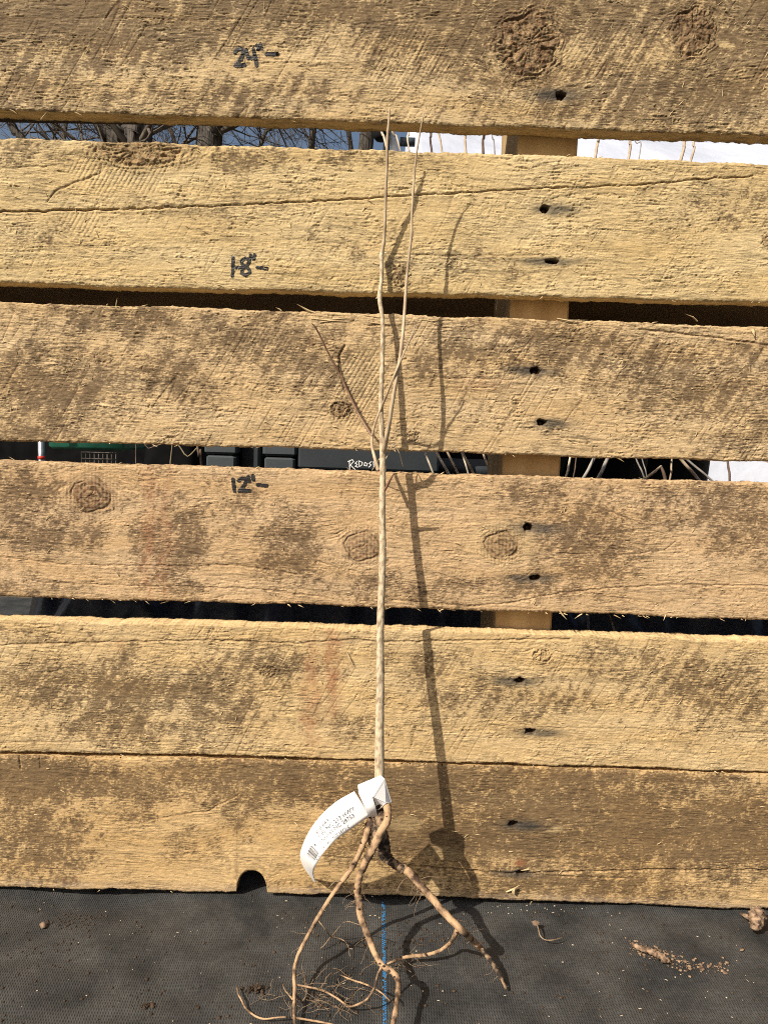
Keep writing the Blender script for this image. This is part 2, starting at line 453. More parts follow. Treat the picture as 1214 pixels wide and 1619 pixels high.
# cracks: points, width in pixels, depth in mm
CRACKS = {0: [([(560, 40), (700, 22), (800, 20)], 2, .4), ([(0, 30), (180, 27), (330, 34)], 2, .3)],
          1: [([(0, 335), (90, 333), (185, 331)], 2.6, 2.4), ([(185, 331), (350, 325), (500, 318), (612, 312), (700, 306), (802, 300), (900, 296), (1015, 292), (1100, 284), (1190, 278)], 1.8, 1.8),
              ([(0, 268), (60, 262), (90, 262)], 2, .8), ([(75, 318), (90, 302), (120, 288), (158, 275), (162, 262), (148, 232)], 3, .9), ([(600, 402), (740, 404), (860, 404)], 1.8, .7)],
          2: [([(647, 597), (760, 598), (815, 600)], 1.6, .8), ([(648, 612), (780, 612)], 1.6, .6), ([(1010, 520), (1100, 530), (1214, 546)], 2.6, 1.2),
              ([(545, 546), (537, 562), (537, 585), (545, 618)], 3.4, 1.6), ([(460, 610), (530, 612)], 1.6, .6)],
          3: [([(0, 880), (110, 893), (300, 895), (370, 892), (470, 908)], 2, .8), ([(60, 920), (220, 926), (400, 930), (520, 945)], 1.8, .7),
              ([(620, 948), (740, 958), (800, 954), (880, 938), (960, 930), (1060, 924), (1214, 926)], 2.2, .9), ([(880, 875), (980, 878), (1050, 870), (1068, 856)], 1.8, .6),
              ([(690, 905), (740, 922), (790, 925), (825, 914), (850, 895)], 1.6, .5), ([(940, 800), (1015, 828)], 1.6, .6)],
          4: [([(0, 1020), (60, 1018), (140, 1016), (230, 1014), (330, 1012), (420, 1015), (470, 1017), (560, 1011), (600, 1015), (760, 1012), (900, 1010)], 2.4, 1.1),
              ([(0, 1174), (200, 1172), (400, 1176), (640, 1190)], 1.8, .5), ([(850, 1150), (1000, 1152), (1214, 1160)], 1.8, .5), ([(960, 1062), (1100, 1056), (1214, 1050)], 2, .5)],
          5: [([(635, 1367), (720, 1374), (800, 1381), (900, 1378), (1040, 1375), (1214, 1375)], 2.0, 1.8), ([(800, 1380), (930, 1387), (1000, 1388)], 1.8, .9),
              ([(500, 1352), (580, 1360), (620, 1363)], 1.6, .8), ([(30, 1194), (33, 1215)], 2.2, 1.5), ([(63, 1194), (64, 1214)], 1.6, 1.2),
              ([(260, 1292), (330, 1282), (378, 1256)], 2, .7), ([(280, 1260), (340, 1280)], 2, .5), ([(0, 1178 + 230), (300, 1408)], 1.2, .3)]}
# stains: x, y, rx, ry, strength
STAINS = {0: [(120, 30, 280, 70, .9), (560, 10, 420, 50, .85), (430, 150, 160, 28, .35), (700, 40, 130, 90, .65), (1080, 160, 220, 55, .7), (1200, 60, 170, 130, .7), (960, 20, 200, 60, .7),
              (330, 160, 200, 30, .35), (870, 130, 160, 70, .45), (40, 130, 90, 60, .5)],
          1: [(30, 235, 90, 26, .5), (390, 250, 90, 26, .45), (580, 250, 120, 22, .4), (720, 420, 200, 40, .25), (1150, 330, 120, 60, .3), (560, 380, 130, 40, .2), (330, 330, 150, 30, .25), (60, 370, 90, 22, .3)],
          2: [(200, 505, 150, 24, .55), (80, 610, 130, 80, .6), (60, 680, 120, 30, .55), (280, 590, 90, 50, .4), (380, 530, 160, 40, .5), (420, 500, 60, 18, .4), (880, 550, 160, 40, .5),
              (1100, 600, 160, 70, .5), (740, 560, 110, 50, .45), (1180, 690, 80, 40, .4), (520, 580, 110, 60, .4)],
          3: [(40, 780, 70, 50, .6), (60, 840, 110, 40, .55), (290, 870, 45, 90, .5), (235, 850, 40, 90, .4), (460, 880, 60, 60, .5), (450, 840, 50, 50, .4), (930, 850, 100, 80, .5), (1130, 800, 130, 60, .4),
              (1180, 830, 90, 70, .4), (850, 780, 90, 50, .3), (650, 930, 140, 30, .4), (370, 800, 60, 60, .25), (850, 930, 120, 30, .35), (30, 930, 80, 30, .3)],
          4: [(80, 1080, 90, 50, .55), (210, 1090, 120, 60, .6), (190, 1150, 130, 40, .5), (330, 1110, 100, 80, .5), (430, 1050, 120, 40, .45), (60, 1000, 160, 20, .25), (760, 1100, 130, 45, .4),
              (880, 1110, 60, 30, .35), (1130, 1090, 160, 70, .4), (660, 1050, 100, 40, .25), (560, 1150, 90, 30, .3), (980, 1050, 130, 40, .3)],
          5: [(40, 1230, 140, 60, 1.0), (60, 1330, 110, 90, .6), (180, 1240, 180, 45, .6), (420, 1230, 210, 55, .8), (380, 1280, 60, 60, .45), (640, 1250, 170, 70, .95), (700, 1320, 180, 70, .9), (860, 1300, 190, 90, .95),
              (1000, 1310, 170, 90, .95), (1150, 1320, 150, 90, .9), (560, 1400, 160, 18, .4), (900, 1400, 300, 40, .6), (300, 1330, 60, 40, .25), (850, 1230, 420, 30, .8), (600, 1330, 130, 50, .5), (215, 1290, 40, 18, .5)]}
PALE = {0: [(897, 84, 24, 8, .8), (1148, 72, 14, 6, .8)], 5: [(880, 1312, 22, 6, .5), (640, 1302, 38, 14, .35), (700, 1350, 40, 16, .3)], 3: [(790, 856, 60, 40, .4)], 2: [(580, 590, 40, 55, .3)]}
REDS = {3: [(235, 850, 12, 120, .35), (262, 850, 11, 130, .30)], 4: [(492, 1100, 13, 100, .45), (526, 1060, 13, 90, .55), (185, 1020, 8, 10, .35)], 5: [(822, 1364, 9, 7, .8)],
        2: [(770, 607, 50, 10, .22)]}
TONE = {0: ((.44, .325, .175), .38), 1: ((.475, .358, .185), .24), 2: ((.46, .332, .182), .41), 3: ((.455, .314, .174), .40), 4: ((.475, .342, .176), .35), 5: ((.45, .305, .145), .27)}
ROUGH = {0: .95, 1: 1.05, 2: 1.05, 3: .65, 4: .85, 5: .42}
HATCH = {1: [(165, 270, 60, 45, .34), (130, 350, 40, 22, .3), (230, 280, 40, 30, .3)], 2: [(570, 600, 52, 55, .40), (560, 660, 40, 24, .3), (420, 545, 70, 40, .2)], 0: [(640, 90, 80, 60, .25), (960, 90, 90, 60, .2)], 4: [(440, 1060, 50, 40, .2), (700, 1040, 60, 40, .15)]}
SAW = {0: .9, 1: .35, 2: .6, 3: .15, 4: .5, 5: .1}
EDGES_XZ = {}
for b, (t, u) in EDGE.items():
    EDGES_XZ[b] = (np.array([W(*q) for q in t]), np.array([W(*q) for q in u]))
def px_in(px, py):
    x, z = W(px, py); return x * 1000, z * 1000

def board_relief(b, X, Z, want_colour=True):
    """front height (mm towards the viewer) and surface colour of board b at wall points X, Z (metres)"""
    s = b * 10 + 1
    x = X * 1000.0; z = Z * 1000.0
    k1 = U * 1000.0
    # grain lines bend round the knots
    zz = z + 3.0 * pn(x / 70, z / 32, s) + 0.9 * pn(x / 22, z / 9, s + 1)
    near = np.zeros_like(x)
    for (kx, ky, rx, ry, dk, bul, ro, rc) in KNOTS[b]:
        cx, cz = px_in(kx, ky); rx *= k1; ry *= k1
        q = np.hypot((x - cx) / (rx * 1.5), (z - cz) / (ry * 1.5))
        r2 = ((x - cx) ** 2 + ((z - cz) * rx / ry) ** 2) / (rx * 1.1) ** 2
        zz = zz - (z - cz) * 0.88 / np.maximum(r2, 1) * np.exp(-r2 / 14)
        near = np.maximum(near, np.exp(-(np.maximum(q - .6, 0) * 1.6) ** 2))
    R = ROUGH[b]
    patch = ss(-.30, .35, fbm(x / 45, z / 18, s + 2, 3))
    h = 0.10 * pn(x / 15, zz / .85, s + 3) + 0.09 * pn(x / 22, zz / 1.8, s + 4) + 0.22 * pn(x / 70, zz / 14, s + 5)
    # marks of the saw
    a = math.radians(60)
    uu = x * math.sin(a) - z * math.cos(a); ww = x * math.cos(a) + z * math.sin(a)
    sm = ss(-.15, .45, fbm(x / 60, z / 35, s + 12, 2)) * SAW[b]
    # torn flakes: short terraces along the grain whose lips face down, others that face up
    jag = .60 * pn(uu / 2.6, ww / 45, s + 40) * (.35 + sm)
    v0 = zz / 6.5 + 1.1 * fbm(x / 24, zz / 6, s + 6, 2) + .2 * pn(x / 4, zz / 2, s + 7) + jag * .6
    t0 = v0 - np.floor(v0)
    v1 = zz / 3.1 + 1.05 * pn(x / 19, zz / 4.0, s + 55) + .34 * pn(x / 6.5, zz / 2.0, s + 56) + jag
    t1 = v1 - np.floor(v1)
    v2 = zz / 1.85 + .95 * pn(x / 14, zz / 2.4, s + 8) + .25 * pn(x / 4.5, zz / 1.2, s + 57) + jag * .8
    t2 = v2 - np.floor(v2)
    m0 = ss(-.1, .35, pn(x / 40, z / 14, s + 58))
    m1 = ss(-.12, .22, pn(x / 17, z / 2.6, s + 27) + .5 * pn(uu / 3.2, ww / 30, s + 62)); m2 = ss(-.15, .2, pn(x / 11, z / 1.9, s + 9) + .4 * pn(uu / 2.4, ww / 30, s + 63))
    rough = .12 + .88 * patch
    def fibre(t, wd, tail):
        return ss(0, wd, t) * np.exp(-t * tail)
    h = h + R * rough * (0.70 * fibre(t0, .05, 4.0) * m0 + 1.05 * fibre(t1, .12, 5.5) * m1 + .80 * fibre(t2, .18, 4.6) * m2)
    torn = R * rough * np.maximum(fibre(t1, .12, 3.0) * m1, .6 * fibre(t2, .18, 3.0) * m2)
    h = h + (.10 + .10 * R) * fibre(t2, .2, 3.0)
    # short slots where fibres tore out
    v3 = pn(x / 12.0, zz / .9, s + 10) + .25 * pn(uu / 2.2, ww / 30, s + 64)
    h = h - R * (.2 + .8 * rough) * 0.85 * ss(.40, .56, v3)
    h = h + 0.06 * pn(x / 2.6, zz / .8, s + 11)
    gv = pn(uu / 3.0, ww / 90, s + 13)
    h = h - sm * (0.26 * ss(.18, .42, gv) + 0.10 * pn(uu / 1.1, ww / 40, s + 14))
    for (sx, sy, rx, ry, dp) in HATCH.get(b, []):
        cx, cz = px_in(sx, sy)
        q = np.hypot((x - cx) / (rx * k1), (z - cz) / (ry * k1)) + .35 * fbm(x / 14, z / 10, s + 70, 3)
        e = 1 - ss(.55, 1.05, q)
        uw = uu + .5 * pn(uu / 4, ww / 60, s + 71)
        h = h * (1 - .55 * e) - dp * e * ss(.15, .8, np.sin(uw * 2 * np.pi / 2.9) + .5 * pn(uu / 3, ww / 12, s + 72))
    # a few deeper single saw scores
    rg = np.abs(pn(uu / 11, ww / 160, s + 39))
    score = np.exp(-(rg / .028) ** 2) * ss(.0, .25, pn(x / 38, z / 30, s + 46)) * min(1, SAW[b] * 1.5)
    h = h - .5 * score
    knotmask = np.zeros_like(x); cut = .55 * score
    for (kx, ky, rx, ry, dk, bul, ro, rc) in KNOTS[b]:
        cx, cz = px_in(kx, ky); rx *= k1; ry *= k1
        ddx, ddz = (x - cx) / rx, (z - cz) / ry
        q = np.hypot(ddx, ddz) * (1 + (.10 + .16 * ro) * pn(ddx * 1.6, ddz * 1.6, s + 15)); th = np.arctan2(ddz, ddx)
        inside = 1 - ss(.88, 1.06, q)
        h = h * (1 - inside * .6 * (1 - ro)) + bul * np.exp(-(q / 1.15) ** 4) * (.55 + .45 * ro)
        # fibres torn loose round the rim
        ring = np.exp(-((q - 1.12) / .28) ** 2)
        h = h + ring * ro * (1.3 * pn(q * 9 + 2 * pn(th * 2, q), th * 2.2, s + 16) + .7 * pn(x / 1.5, z / 1.3, s + 17)) - .8 * ro * np.exp(-((q - .98) / .07) ** 2) * ss(-.2, .3, pn(th * 1.3, q * 0 + kx, s + 53))
        if ro > .5:
            h = h + inside * (1.1 * pn(x / 6.5, z / 5.6, s + 18) + .6 * pn(q * 5, th * 4, s + 19) + .5 * pn(x / 1.5, z / 1.3, s + 59) - .8 * ss(.34, .5, pn(x / 8, z / 3.2, s + 52)) - 1.4 * np.exp(-(pn(th * 2.2, q * .6 + kx, s + 65) / .07) ** 2) * ss(.1, .4, q))
        else:
            h = h + inside * .14 * np.sin(q * 15 + 4 * pn(ddx * 1.6, ddz * 1.6, s + 18)) + np.exp(-(q / 1.5) ** 4) * .13 * np.sin(x / .42 + pn(x / 4, z / 20, s)) * (b == 3)
        if rc:
            gap = np.exp(-((q - .97) / .042) ** 2) * ss(-.2, .25, pn(th * .9, q * 0 + kx, s + 20) + rc * .35)
            rr_ = np.random.RandomState(int(kx))
            star = np.zeros_like(x)
            a0 = rr_.rand() * 6.28
            for k in range(3):
                an = a0 + k * 2.3 + rr_.uniform(-.6, .6); l1 = (.7, .32, .25)[k] * rr_.uniform(.8, 1.2)
                pl = [(cx, cz), (cx + rx * l1 * .5 * math.cos(an), cz + ry * l1 * .5 * math.sin(an)), (cx + rx * l1 * math.cos(an + .2), cz + ry * l1 * math.sin(an + .2))]
                sd = seg_dist(x + .4 * pn(x / 2, z / 2, s + 50), z + .4 * pn(x / 2, z / 2, s + 51), pl)
                star = np.maximum(star, np.exp(-(sd / (.34 * (1 - .5 * np.minimum(q, 1)))) ** 2))
            h = h - 1.0 * gap - 1.0 * star * rc
            cut = np.maximum(cut, np.maximum(gap * .8, star * .8 * rc))
        halo = .45 * np.exp(-(np.maximum(q - 1, 0) / .35) ** 2) * (q > .95)
        knotmask = np.maximum(knotmask, np.maximum(inside * (1 + .30 * np.sin(q * 19 + 3 * pn(ddx * 2, ddz * 2, s + 61)) * (ro < .5)), halo) * dk)
    for (pts, wpx, dep) in CRACKS[b]:
        pl = [tuple(np.array(px_in(*q))) for q in pts]
        jx = 0.8 * pn(x / 9, z * 0 + 3, s + 21) + .4 * pn(x / 3, z * 0 + 5, s + 22)
        d = seg_dist(x, z + jx, pl)
        w = wpx * k1 * .5 * (1 + .5 * pn(x / 12, z * 0, s + 23))
        e = np.exp(-(d / np.maximum(w, .15)) ** 2)
        h = h - dep * e
        cut = np.maximum(cut, e * min(1, .3 + dep * .3))
        h = h + .22 * min(dep, 1.2) * np.exp(-((z + jx - np.interp(x, [q[0] for q in pl] if pl[0][0] < pl[-1][0] else [q[0] for q in pl][::-1],
                                                           [q[1] for q in pl] if pl[0][0] < pl[-1][0] else [q[1] for q in pl][::-1]) + 1.6) / 1.0) ** 2) * (d < 6)
    hole = np.zeros_like(x); iron = np.zeros_like(x)
    for i, (hx, hy, rx, ry) in enumerate(HOLES[b]):
        cx, cz = px_in(hx, hy); rx *= k1; ry *= k1
        q = np.hypot((x - cx) / rx, (z - cz) / ry) * (1 + .28 * pn(x / 2.5, z / 2.5, s + 24 + i))
        e = 1 - ss(.72, 1.06, q)
        hole = np.maximum(hole, e)
        h = h - 8.0 * e - .5 * np.exp(-(np.maximum(q - 1, 0) / .5) ** 2) * (q > .9)
        tail = 1.0 if (i + b) % 2 else -.6
        qq = np.hypot((x - cx - tail * 7) / (rx * 4.4), (z - cz + .5) / (ry * 1.5))
        iron = np.maximum(iron, np.exp(-qq * qq * 1.2) * (1.5 + .6 * pn(x / 9, z / 1.0, s + 26)))
    if not want_colour:
        return h, None
    base = np.array(TONE[b][0])[None, :] * np.ones((x.size, 1)).reshape(x.size, 1)
    xr, zr, zzr = x.ravel(), z.ravel(), zz.ravel()
    tint = pn(xr / 80, zzr / 14, s + 30)[:, None]
    base = base * (1 + tint * np.array([.06, .10, .18])[None, :])
    base = base * (1 + .11 * pn(xr / 34, zzr / 1.1, s + 31) + .09 * pn(xr / 12, zzr / .8, s + 32) + .10 * fbm(xr / 9, zr / 6, s + 33, 3))[:, None]
    late = np.sin(zzr / 1.25 + 3.2 * fbm(xr / 70, zzr / 9, s + 66, 2))
    base = base * (1 - .26 * ss(.45, 1.0, late) * ss(-.2, .4, pn(xr / 60, zr / 18, s + 67)))[:, None]
    # weathered dirt
    blot = np.zeros(x.size)
    wx = xr + 24 * fbm(xr / 30, zr / 26, s + 34, 4); wz = zr + 17 * fbm(xr / 26, zr / 30, s + 37, 4)
    for (sx, sy, rx, ry, st) in STAINS[b]:
        cx, cz = px_in(sx, sy)
        q = np.hypot((wx - cx) / (rx * k1), (wz - cz) / (ry * k1))
        blot = np.maximum(blot, st * (1 - ss(.0, 1.45, q)))
    ur = uu.ravel(); wr = ww.ravel()
    tex = fbm(xr / 14, zr / 10, s + 35, 5) * .70 + .40 * pn(ur / 5, wr / 50, s + 38) * (.4 + SAW[b]) + .60 * pn(xr / 3.6, zzr / .9, s + 36) + .45 * pn(xr / 1.3, zr / .9, s + 41) + .35 * fbm(xr / 6, zr / 5, s + 60, 3)
    st = blot * 1.30 + TONE[b][1] * .75 + tex * (.55 + .85 * blot)
    st = ss(.36, .84, st)
    fine = ss(.25, .55, pn(xr / 5.5, zzr / 1.1, s + 42) + .35 * tex) * (.28 + .35 * blot)
    st = np.clip(st * .88 + fine * .5, 0, 1)
    dark = np.array([.070, .042, .022]) * (1 + .22 * pn(xr / 3, zr / 2.4, s + 47))[:, None]
    sw = st[:, None] * .90
    col = base * (1 - sw) + dark * sw
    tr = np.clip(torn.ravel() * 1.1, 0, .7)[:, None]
    col = col * (1 - tr) + base * 1.12 * tr  # lifted lips painted paler: bare torn wood and highlights in one
    for (sx, sy, rx, ry, stt) in PALE.get(b, []):
        cx, cz = px_in(sx, sy)
        q = np.hypot((wx * .3 + xr * .7 - cx) / (rx * k1), (wz * .3 + zr * .7 - cz) / (ry * k1))
        e = (stt * (1 - ss(.6, 1.1, q)))[:, None]
        col = col * (1 - e) + np.array([.45, .335, .175])[None, :] * (1 + .12 * pn(xr / 9, zzr / .8, s + 48))[:, None] * e
    kn = (np.clip(knotmask.ravel() * (1 + .55 * pn(xr / 2.6, zr / 2.2, s + 43)), 0, 1))[:, None]
    col = col * (1 - kn) + np.array([.115, .062, .031])[None, :] * (1 + 1.0 * pn(xr / 4.5, zr / 3.6, s + 49) + .6 * pn(xr / 1.3, zr / 1.2, s + 54))[:, None] * kn
    for (sx, sy, rx, ry, stt) in REDS.get(b, []):
        cx, cz = px_in(sx, sy)
        q = np.hypot((wx * .35 + xr * .65 - cx) / (rx * k1), (zr - cz) / (ry * k1))
        e = (np.clip(1.25 * stt * np.exp(-q ** 3) * (.75 + 1.1 * fbm(xr / 7, zr / 9, s + 44, 4)), 0, 1))[:, None]
        col = col * (1 - e) + np.array([.27, .115, .055])[None, :] * e
    ir = (np.clip(iron.ravel(), 0, 1) * .80)[:, None]
    col = col * (1 - ir) + np.array([.045, .043, .038])[None, :] * ir
    ck = (cut.ravel() * .75)[:, None]
    col = col * (1 - ck) + np.array([.085, .045, .022])[None, :] * ck
    ho = hole.ravel()[:, None]
    col = col * (1 - ho) + np.array([.045, .022, .014])[None, :] * ho
    # the lowest board's foot is splashed grey
    if b == 5:
        zb = np.interp(xr, EDGES_XZ[5][1][:, 0] * 1000, EDGES_XZ[5][1][:, 1] * 1000)
        e = (ss(9, 2, zr - zb) * (.45 + .3 * pn(xr / 14, zr / 4, s + 45)) * .8)[:, None]
        e = np.clip(e, 0, 1)
        col = col * (1 - e) + np.array([.33, .26, .19])[None, :] * e
    return h, np.clip(col, .012, .8)

def board_edges(b, x):
    t, u = EDGES_XZ[b]
    def ex(pts, xx):
        y = np.interp(xx, pts[:, 0], pts[:, 1])
        return y
    s = b * 10 + 300
    xm = x * 1000
    zt = ex(t, x) + .0009 * pn(xm / 40, 0 * xm, s) + .00055 * pn(xm / 7, 0 * xm, s + 1) + .00035 * pn(xm / 2.2, 0 * xm, s + 2)
    zb = ex(u, x) + .0009 * pn(xm / 40, 0 * xm, s + 3) + .00050 * pn(xm / 7, 0 * xm, s + 4) + .00035 * pn(xm / 2.2, 0 * xm, s + 5)
    if b == 4: zb = zb + .0004
    if b == 5:
        cx, _ = W(398, 1412); r = 25.5 * U
        q = (x - cx) / r
        zb = np.where(np.abs(q) < 1, zb + 38.5 * U * np.sqrt(np.clip(1 - q * q, 0, 1)) ** .85, zb)
        zb = np.maximum(zb, .0008)
    return zt, zb

TH = 0.0168
def make_plank(b, parent):
    xs = np.concatenate([np.arange(-.520, -.305, .004), np.arange(-.305, .333, .00056), np.arange(.3335, .560, .004)])
    zt, zb = board_edges(b, xs)
    n = 176
    sft = np.linspace(0, 1, n)
    X = np.repeat(xs[:, None], n, 1)
    Z = zb[:, None] + (zt - zb)[:, None] * sft[None, :]
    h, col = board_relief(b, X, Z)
    edge = np.minimum((Z - zb[:, None]), (zt[:, None] - Z)) * 1000
    ed = np.exp(-(edge / (.55 if b in (2, 4) else .8)) ** 1.3)
    Y = -h * .001 * (1 - ed * .7) + ed * (.0011 + .0007 * pn(X * 120, Z * 0, b + 70) + .0005 * pn(X * 500, Z * 0, b + 71))
    col = col.reshape(len(xs), n, 3)
    # top face, back, bottom face
    ky = np.array([.10, .22, .36, .52, .68, .84, 1.0]) * TH
    def band(z0, rev, sd):
        yy = ky[None, :] + 0 * xs[:, None]
        zz = z0[:, None] + .0006 * pn(xs[:, None] * 40, yy * 300, sd) + .0004 * pn(xs[:, None] * 160, yy * 900, sd + 1)
        if rev: zz = zz - .0
        c = np.array(TONE[b][0])[None, None, :] * (1.05 + .25 * fbm(xs[:, None] * 60, yy * 500, sd + 2, 3))[:, :, None] * np.ones((1, 1, 3))
        dk = ss(.0, .5, fbm(xs[:, None] * 40, yy * 160, sd + 3, 4) + (.0 if b in (0, 5) else -.2))[:, :, None] * .7
        if b in (2, 4): dk = dk * .1; c = c * 1.30
        c = c * (1 - dk) + np.array([.12, .075, .038]) * dk
        return np.stack([np.repeat(xs[:, None], len(ky), 1), yy, zz], 2), np.clip(c, .01, .8)
    vt, ct = band(zt, False, 400 + b * 5)
    vb, cb = band(zb, True, 440 + b * 5)
    ring = np.concatenate([np.stack([X, Y, Z], 2), vt, vb[:, ::-1]], 1)
    cring = np.concatenate([col, ct, cb[:, ::-1]], 1)
    ring = np.concatenate([np.repeat(ring[:1].mean(1, keepdims=True), ring.shape[1], 1), ring, np.repeat(ring[-1:].mean(1, keepdims=True), ring.shape[1], 1)], 0)
    cring = np.concatenate([cring[:1], cring, cring[-1:]], 0)
    nx, m = ring.shape[:2]
    idx = np.arange(nx * m).reshape(nx, m)
    nxt = np.roll(idx, -1, 1)
    q = np.stack([idx[:-1].ravel(), idx[1:].ravel(), nxt[1:].ravel(), nxt[:-1].ravel()], 1)
    V = ring.reshape(-1, 3); C = cring.reshape(-1, 3)
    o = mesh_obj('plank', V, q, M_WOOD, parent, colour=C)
    return o, xs
pallet = thing('wooden_pallet', 'rough sawn wooden pallet standing upright, brown stained boards marked with inch heights', 'pallet', (0, 0.05, 0.0))
PLANKS = []
PLABEL = ['top board with two big knots and the twenty-four inch mark', 'pale yellow board with a long crack and the eighteen inch mark', 'grey-tan board with splintered top edge',
          'smooth board with round knots and the twelve inch mark', 'board with red smears below the twelve inch board', 'dark stained bottom board with a half-round notch']
for b in range(6):
    o, xs = make_plank(b, pallet)
    o['label'] = PLABEL[b]
    PLANKS.append(o)
def hfn(b):
    return lambda X, Z: -board_relief(b, X, Z, False)[0] * .001

# handwritten heights
def crop(pts, ox, oy, s):
    return [W(ox + x / s, oy + y / s) for x, y in pts]
c24 = [[(218, 440), (250, 388), (305, 368), (345, 400), (348, 460), (305, 555), (225, 648), (295, 648), (372, 632)],
       [(402, 402), (410, 470), (432, 525), (500, 525), (550, 510)], [(516, 378), (535, 480), (566, 640)], [(568, 330), (586, 390)], [(625, 310), (642, 368)], [(722, 466), (890, 462)]]
stroke_sheet('handwritten_mark', [crop(q, 350, 40, 10.117) for q in c24], 6.2 * U, hfn(0), M_INK, PLANKS[0])
c18 = [[(722, 366), (720, 424)], [(728, 397), (746, 396)], [(772, 374), (760, 368), (748, 376), (750, 388), (768, 398), (774, 411), (762, 421), (748, 416), (750, 402), (766, 390), (773, 378)],
       [(776, 358), (775, 371)], [(789, 358), (786, 371)], [(796, 397), (826, 399)]]
stroke_sheet('handwritten_mark', [crop(q, 0, 220, 1.958) for q in c18], 5.6 * U, hfn(1), M_INK, PLANKS[1], seed=8)
c12 = [[(722, 171), (726, 207)], [(739, 176), (750, 168), (762, 169), (764, 177), (756, 190), (741, 208), (757, 207), (773, 207)], [(769, 164), (771, 178)], [(783, 160), (785, 173)], [(798, 189), (826, 191)]]
stroke_sheet('handwritten_mark', [crop(q, 0, 670, 1.958) for q in c12], 6.6 * U, hfn(3), M_INK, PLANKS[3], seed=12)

# nails left deep in the holes
for b, hs in HOLES.items():
    for (hx, hy, rx, ry) in hs:
        x, z = W(hx, hy)
        m = MB()
        r = 3.0 * U * 1.0
        prof = [(0.0001, 0), (r * 1.0, 0), (r * 1.05, .0004), (r * 1.0, .0009), (r * .5, .0011), (r * .5, .006), (0.0001, .006)]
        v = []; f = []; n = 10
        for (rr, yy) in prof:
            for i in range(n):
                a = 2 * math.pi * i / n
                v.append((x + rr * math.cos(a), .0052 + yy, z - .0006 + rr * math.sin(a)))
        for k in range(len(prof) - 1):
            for i in range(n):
                j = (i + 1) % n
                f.append((k * n + i, k * n + j, k * n + n + j, k * n + n + i))
        m.add(v, f).build('nail', M_NAIL, PLANKS[b])

# splinters: big ones one by one, fibres joined
def sliver(mb, a, b_, w):
    a = Vector(a); b_ = Vector(b_); t = (b_ - a)
    side = t.cross(Vector((0, 1, 0))); side.normalize()
    mid = a.lerp(b_, .4) + Vector((random.uniform(-1, 1), 0, random.uniform(-1, 1))) * t.length * .06
    up = Vector((0, -1, 0)) * w * .6
    v = [a + side * w * .5, a - side * w * .5, mid + side * w * .5, mid - side * w * .5, b_, a + up, mid + up]
    mb.add(v, [(0, 1, 3, 2), (2, 3, 4), (0, 2, 6, 5), (1, 5, 6, 3), (2, 4, 6), (3, 6, 4), (0, 5, 1)])
def pl_y(b, px, py):
    x, z = W(px, py)
    return float(hfn(b)(np.array([x]), np.array([z]))[0])
BIG = [(2, (505, 497, -4), (468, 480, 5), 4.0), (2, (492, 504, 0), (560, 502, 1.5), 2.6), (2, (567, 497, -2), (622, 503, 1.5), 2.6), (2, (505, 510, 1), (560, 509, 1.5), 1.8), (2, (665, 506, 0), (712, 504, 1.5), 2.0),
       (2, (585, 510, 1), (630, 513, 1.5), 1.8), (2, (184, 484, 0), (186, 470, 8), 1.6), (2, (1102, 508, 0), (1082, 496, 10), 2.2), (2, (1190, 520, 2), (1192, 532, 5), 5), (2, (880, 504, 0), (930, 506, 4), 3),
       (0, (66, 190, 0), (76, 175, 6), 2.6), (4, (548, 1030, 1), (559, 1055, 6), 2.0), (5, (812, 1412, 2), (815, 1402, 10), 7), (5, (800, 1410, 2), (822, 1399, 8), 3),
       (3, (884, 965, 0), (896, 980, 8), 2.0), (3, (1052, 972, 0), (1048, 982, 8), 1.8), (5, (836, 1374, 1), (822, 1377, 5), 3)]
for (b, p0, p1, w) in BIG:
    m = MB(); a = P(*p0); c = P(*p1)
    a.y += min(0, pl_y(b, p0[0], p0[1])) if b != 2 else 0
    sliver(m, a, c, w * U)
    m.build('splinter', M_SPLINT, PLANKS[b], smooth=False)
for b in range(6):
    m = MB()
    # hairs lifting from the face
    nf = {0: 150, 1: 170, 2: 190, 3: 90, 4: 120, 5: 50}[b]
    pxs = RNG.rand(nf) * 1230 - 10
    fr = RNG.rand(nf) * .94 + .03
    for px, q in zip(pxs, fr):
        t = np.interp(px, [e[0] for e in EDGE[b][0]], [e[1] for e in EDGE[b][0]]); u = np.interp(px, [e[0] for e in EDGE[b][1]], [e[1] for e in EDGE[b][1]])
        py = t + (u - t) * q
        L = random.uniform(5, 14); an = random.choice([random.uniform(-.5, .5), random.uniform(-2.2, -.6)])
        x, z = W(px, py); y = pl_y(b, px, py)
        lift = random.uniform(.0006, .0022)
        c = (x + L * U * math.cos(an), y - lift, z - L * U * math.sin(an))
        sliver(m, (x, y + .0001, z), c, random.uniform(.7, 1.5) * U)
    # splinters along the lower and upper edges
    ne = {0: 9, 1: 14, 2: 22, 3: 60, 4: 8, 5: 6}[b]
    for i in range(ne):
        px = random.uniform(0, 1214); low = random.random() < .7
        E_ = EDGE[b][1 if low else 0]
        py = np.interp(px, [e[0] for e in E_], [e[1] for e in E_])
        L = random.choice([4, 6, 8, 13]) * random.uniform(.7, 1.2); an = random.uniform(.05, .7) * (1 if low else -1)
        if random.random() < .25: an = math.pi - an
        p = P(px, py, -random.uniform(0, 6)); c = p + Vector((L * U * math.cos(an), -random.uniform(0, .003), -L * U * math.sin(an)))
        sliver(m, p, c, random.uniform(.9, 2.0) * U)
    o = m.build('loose_fibres', M_SPLINT, PLANKS[b], smooth=False)
    o['kind'] = 'stuff'

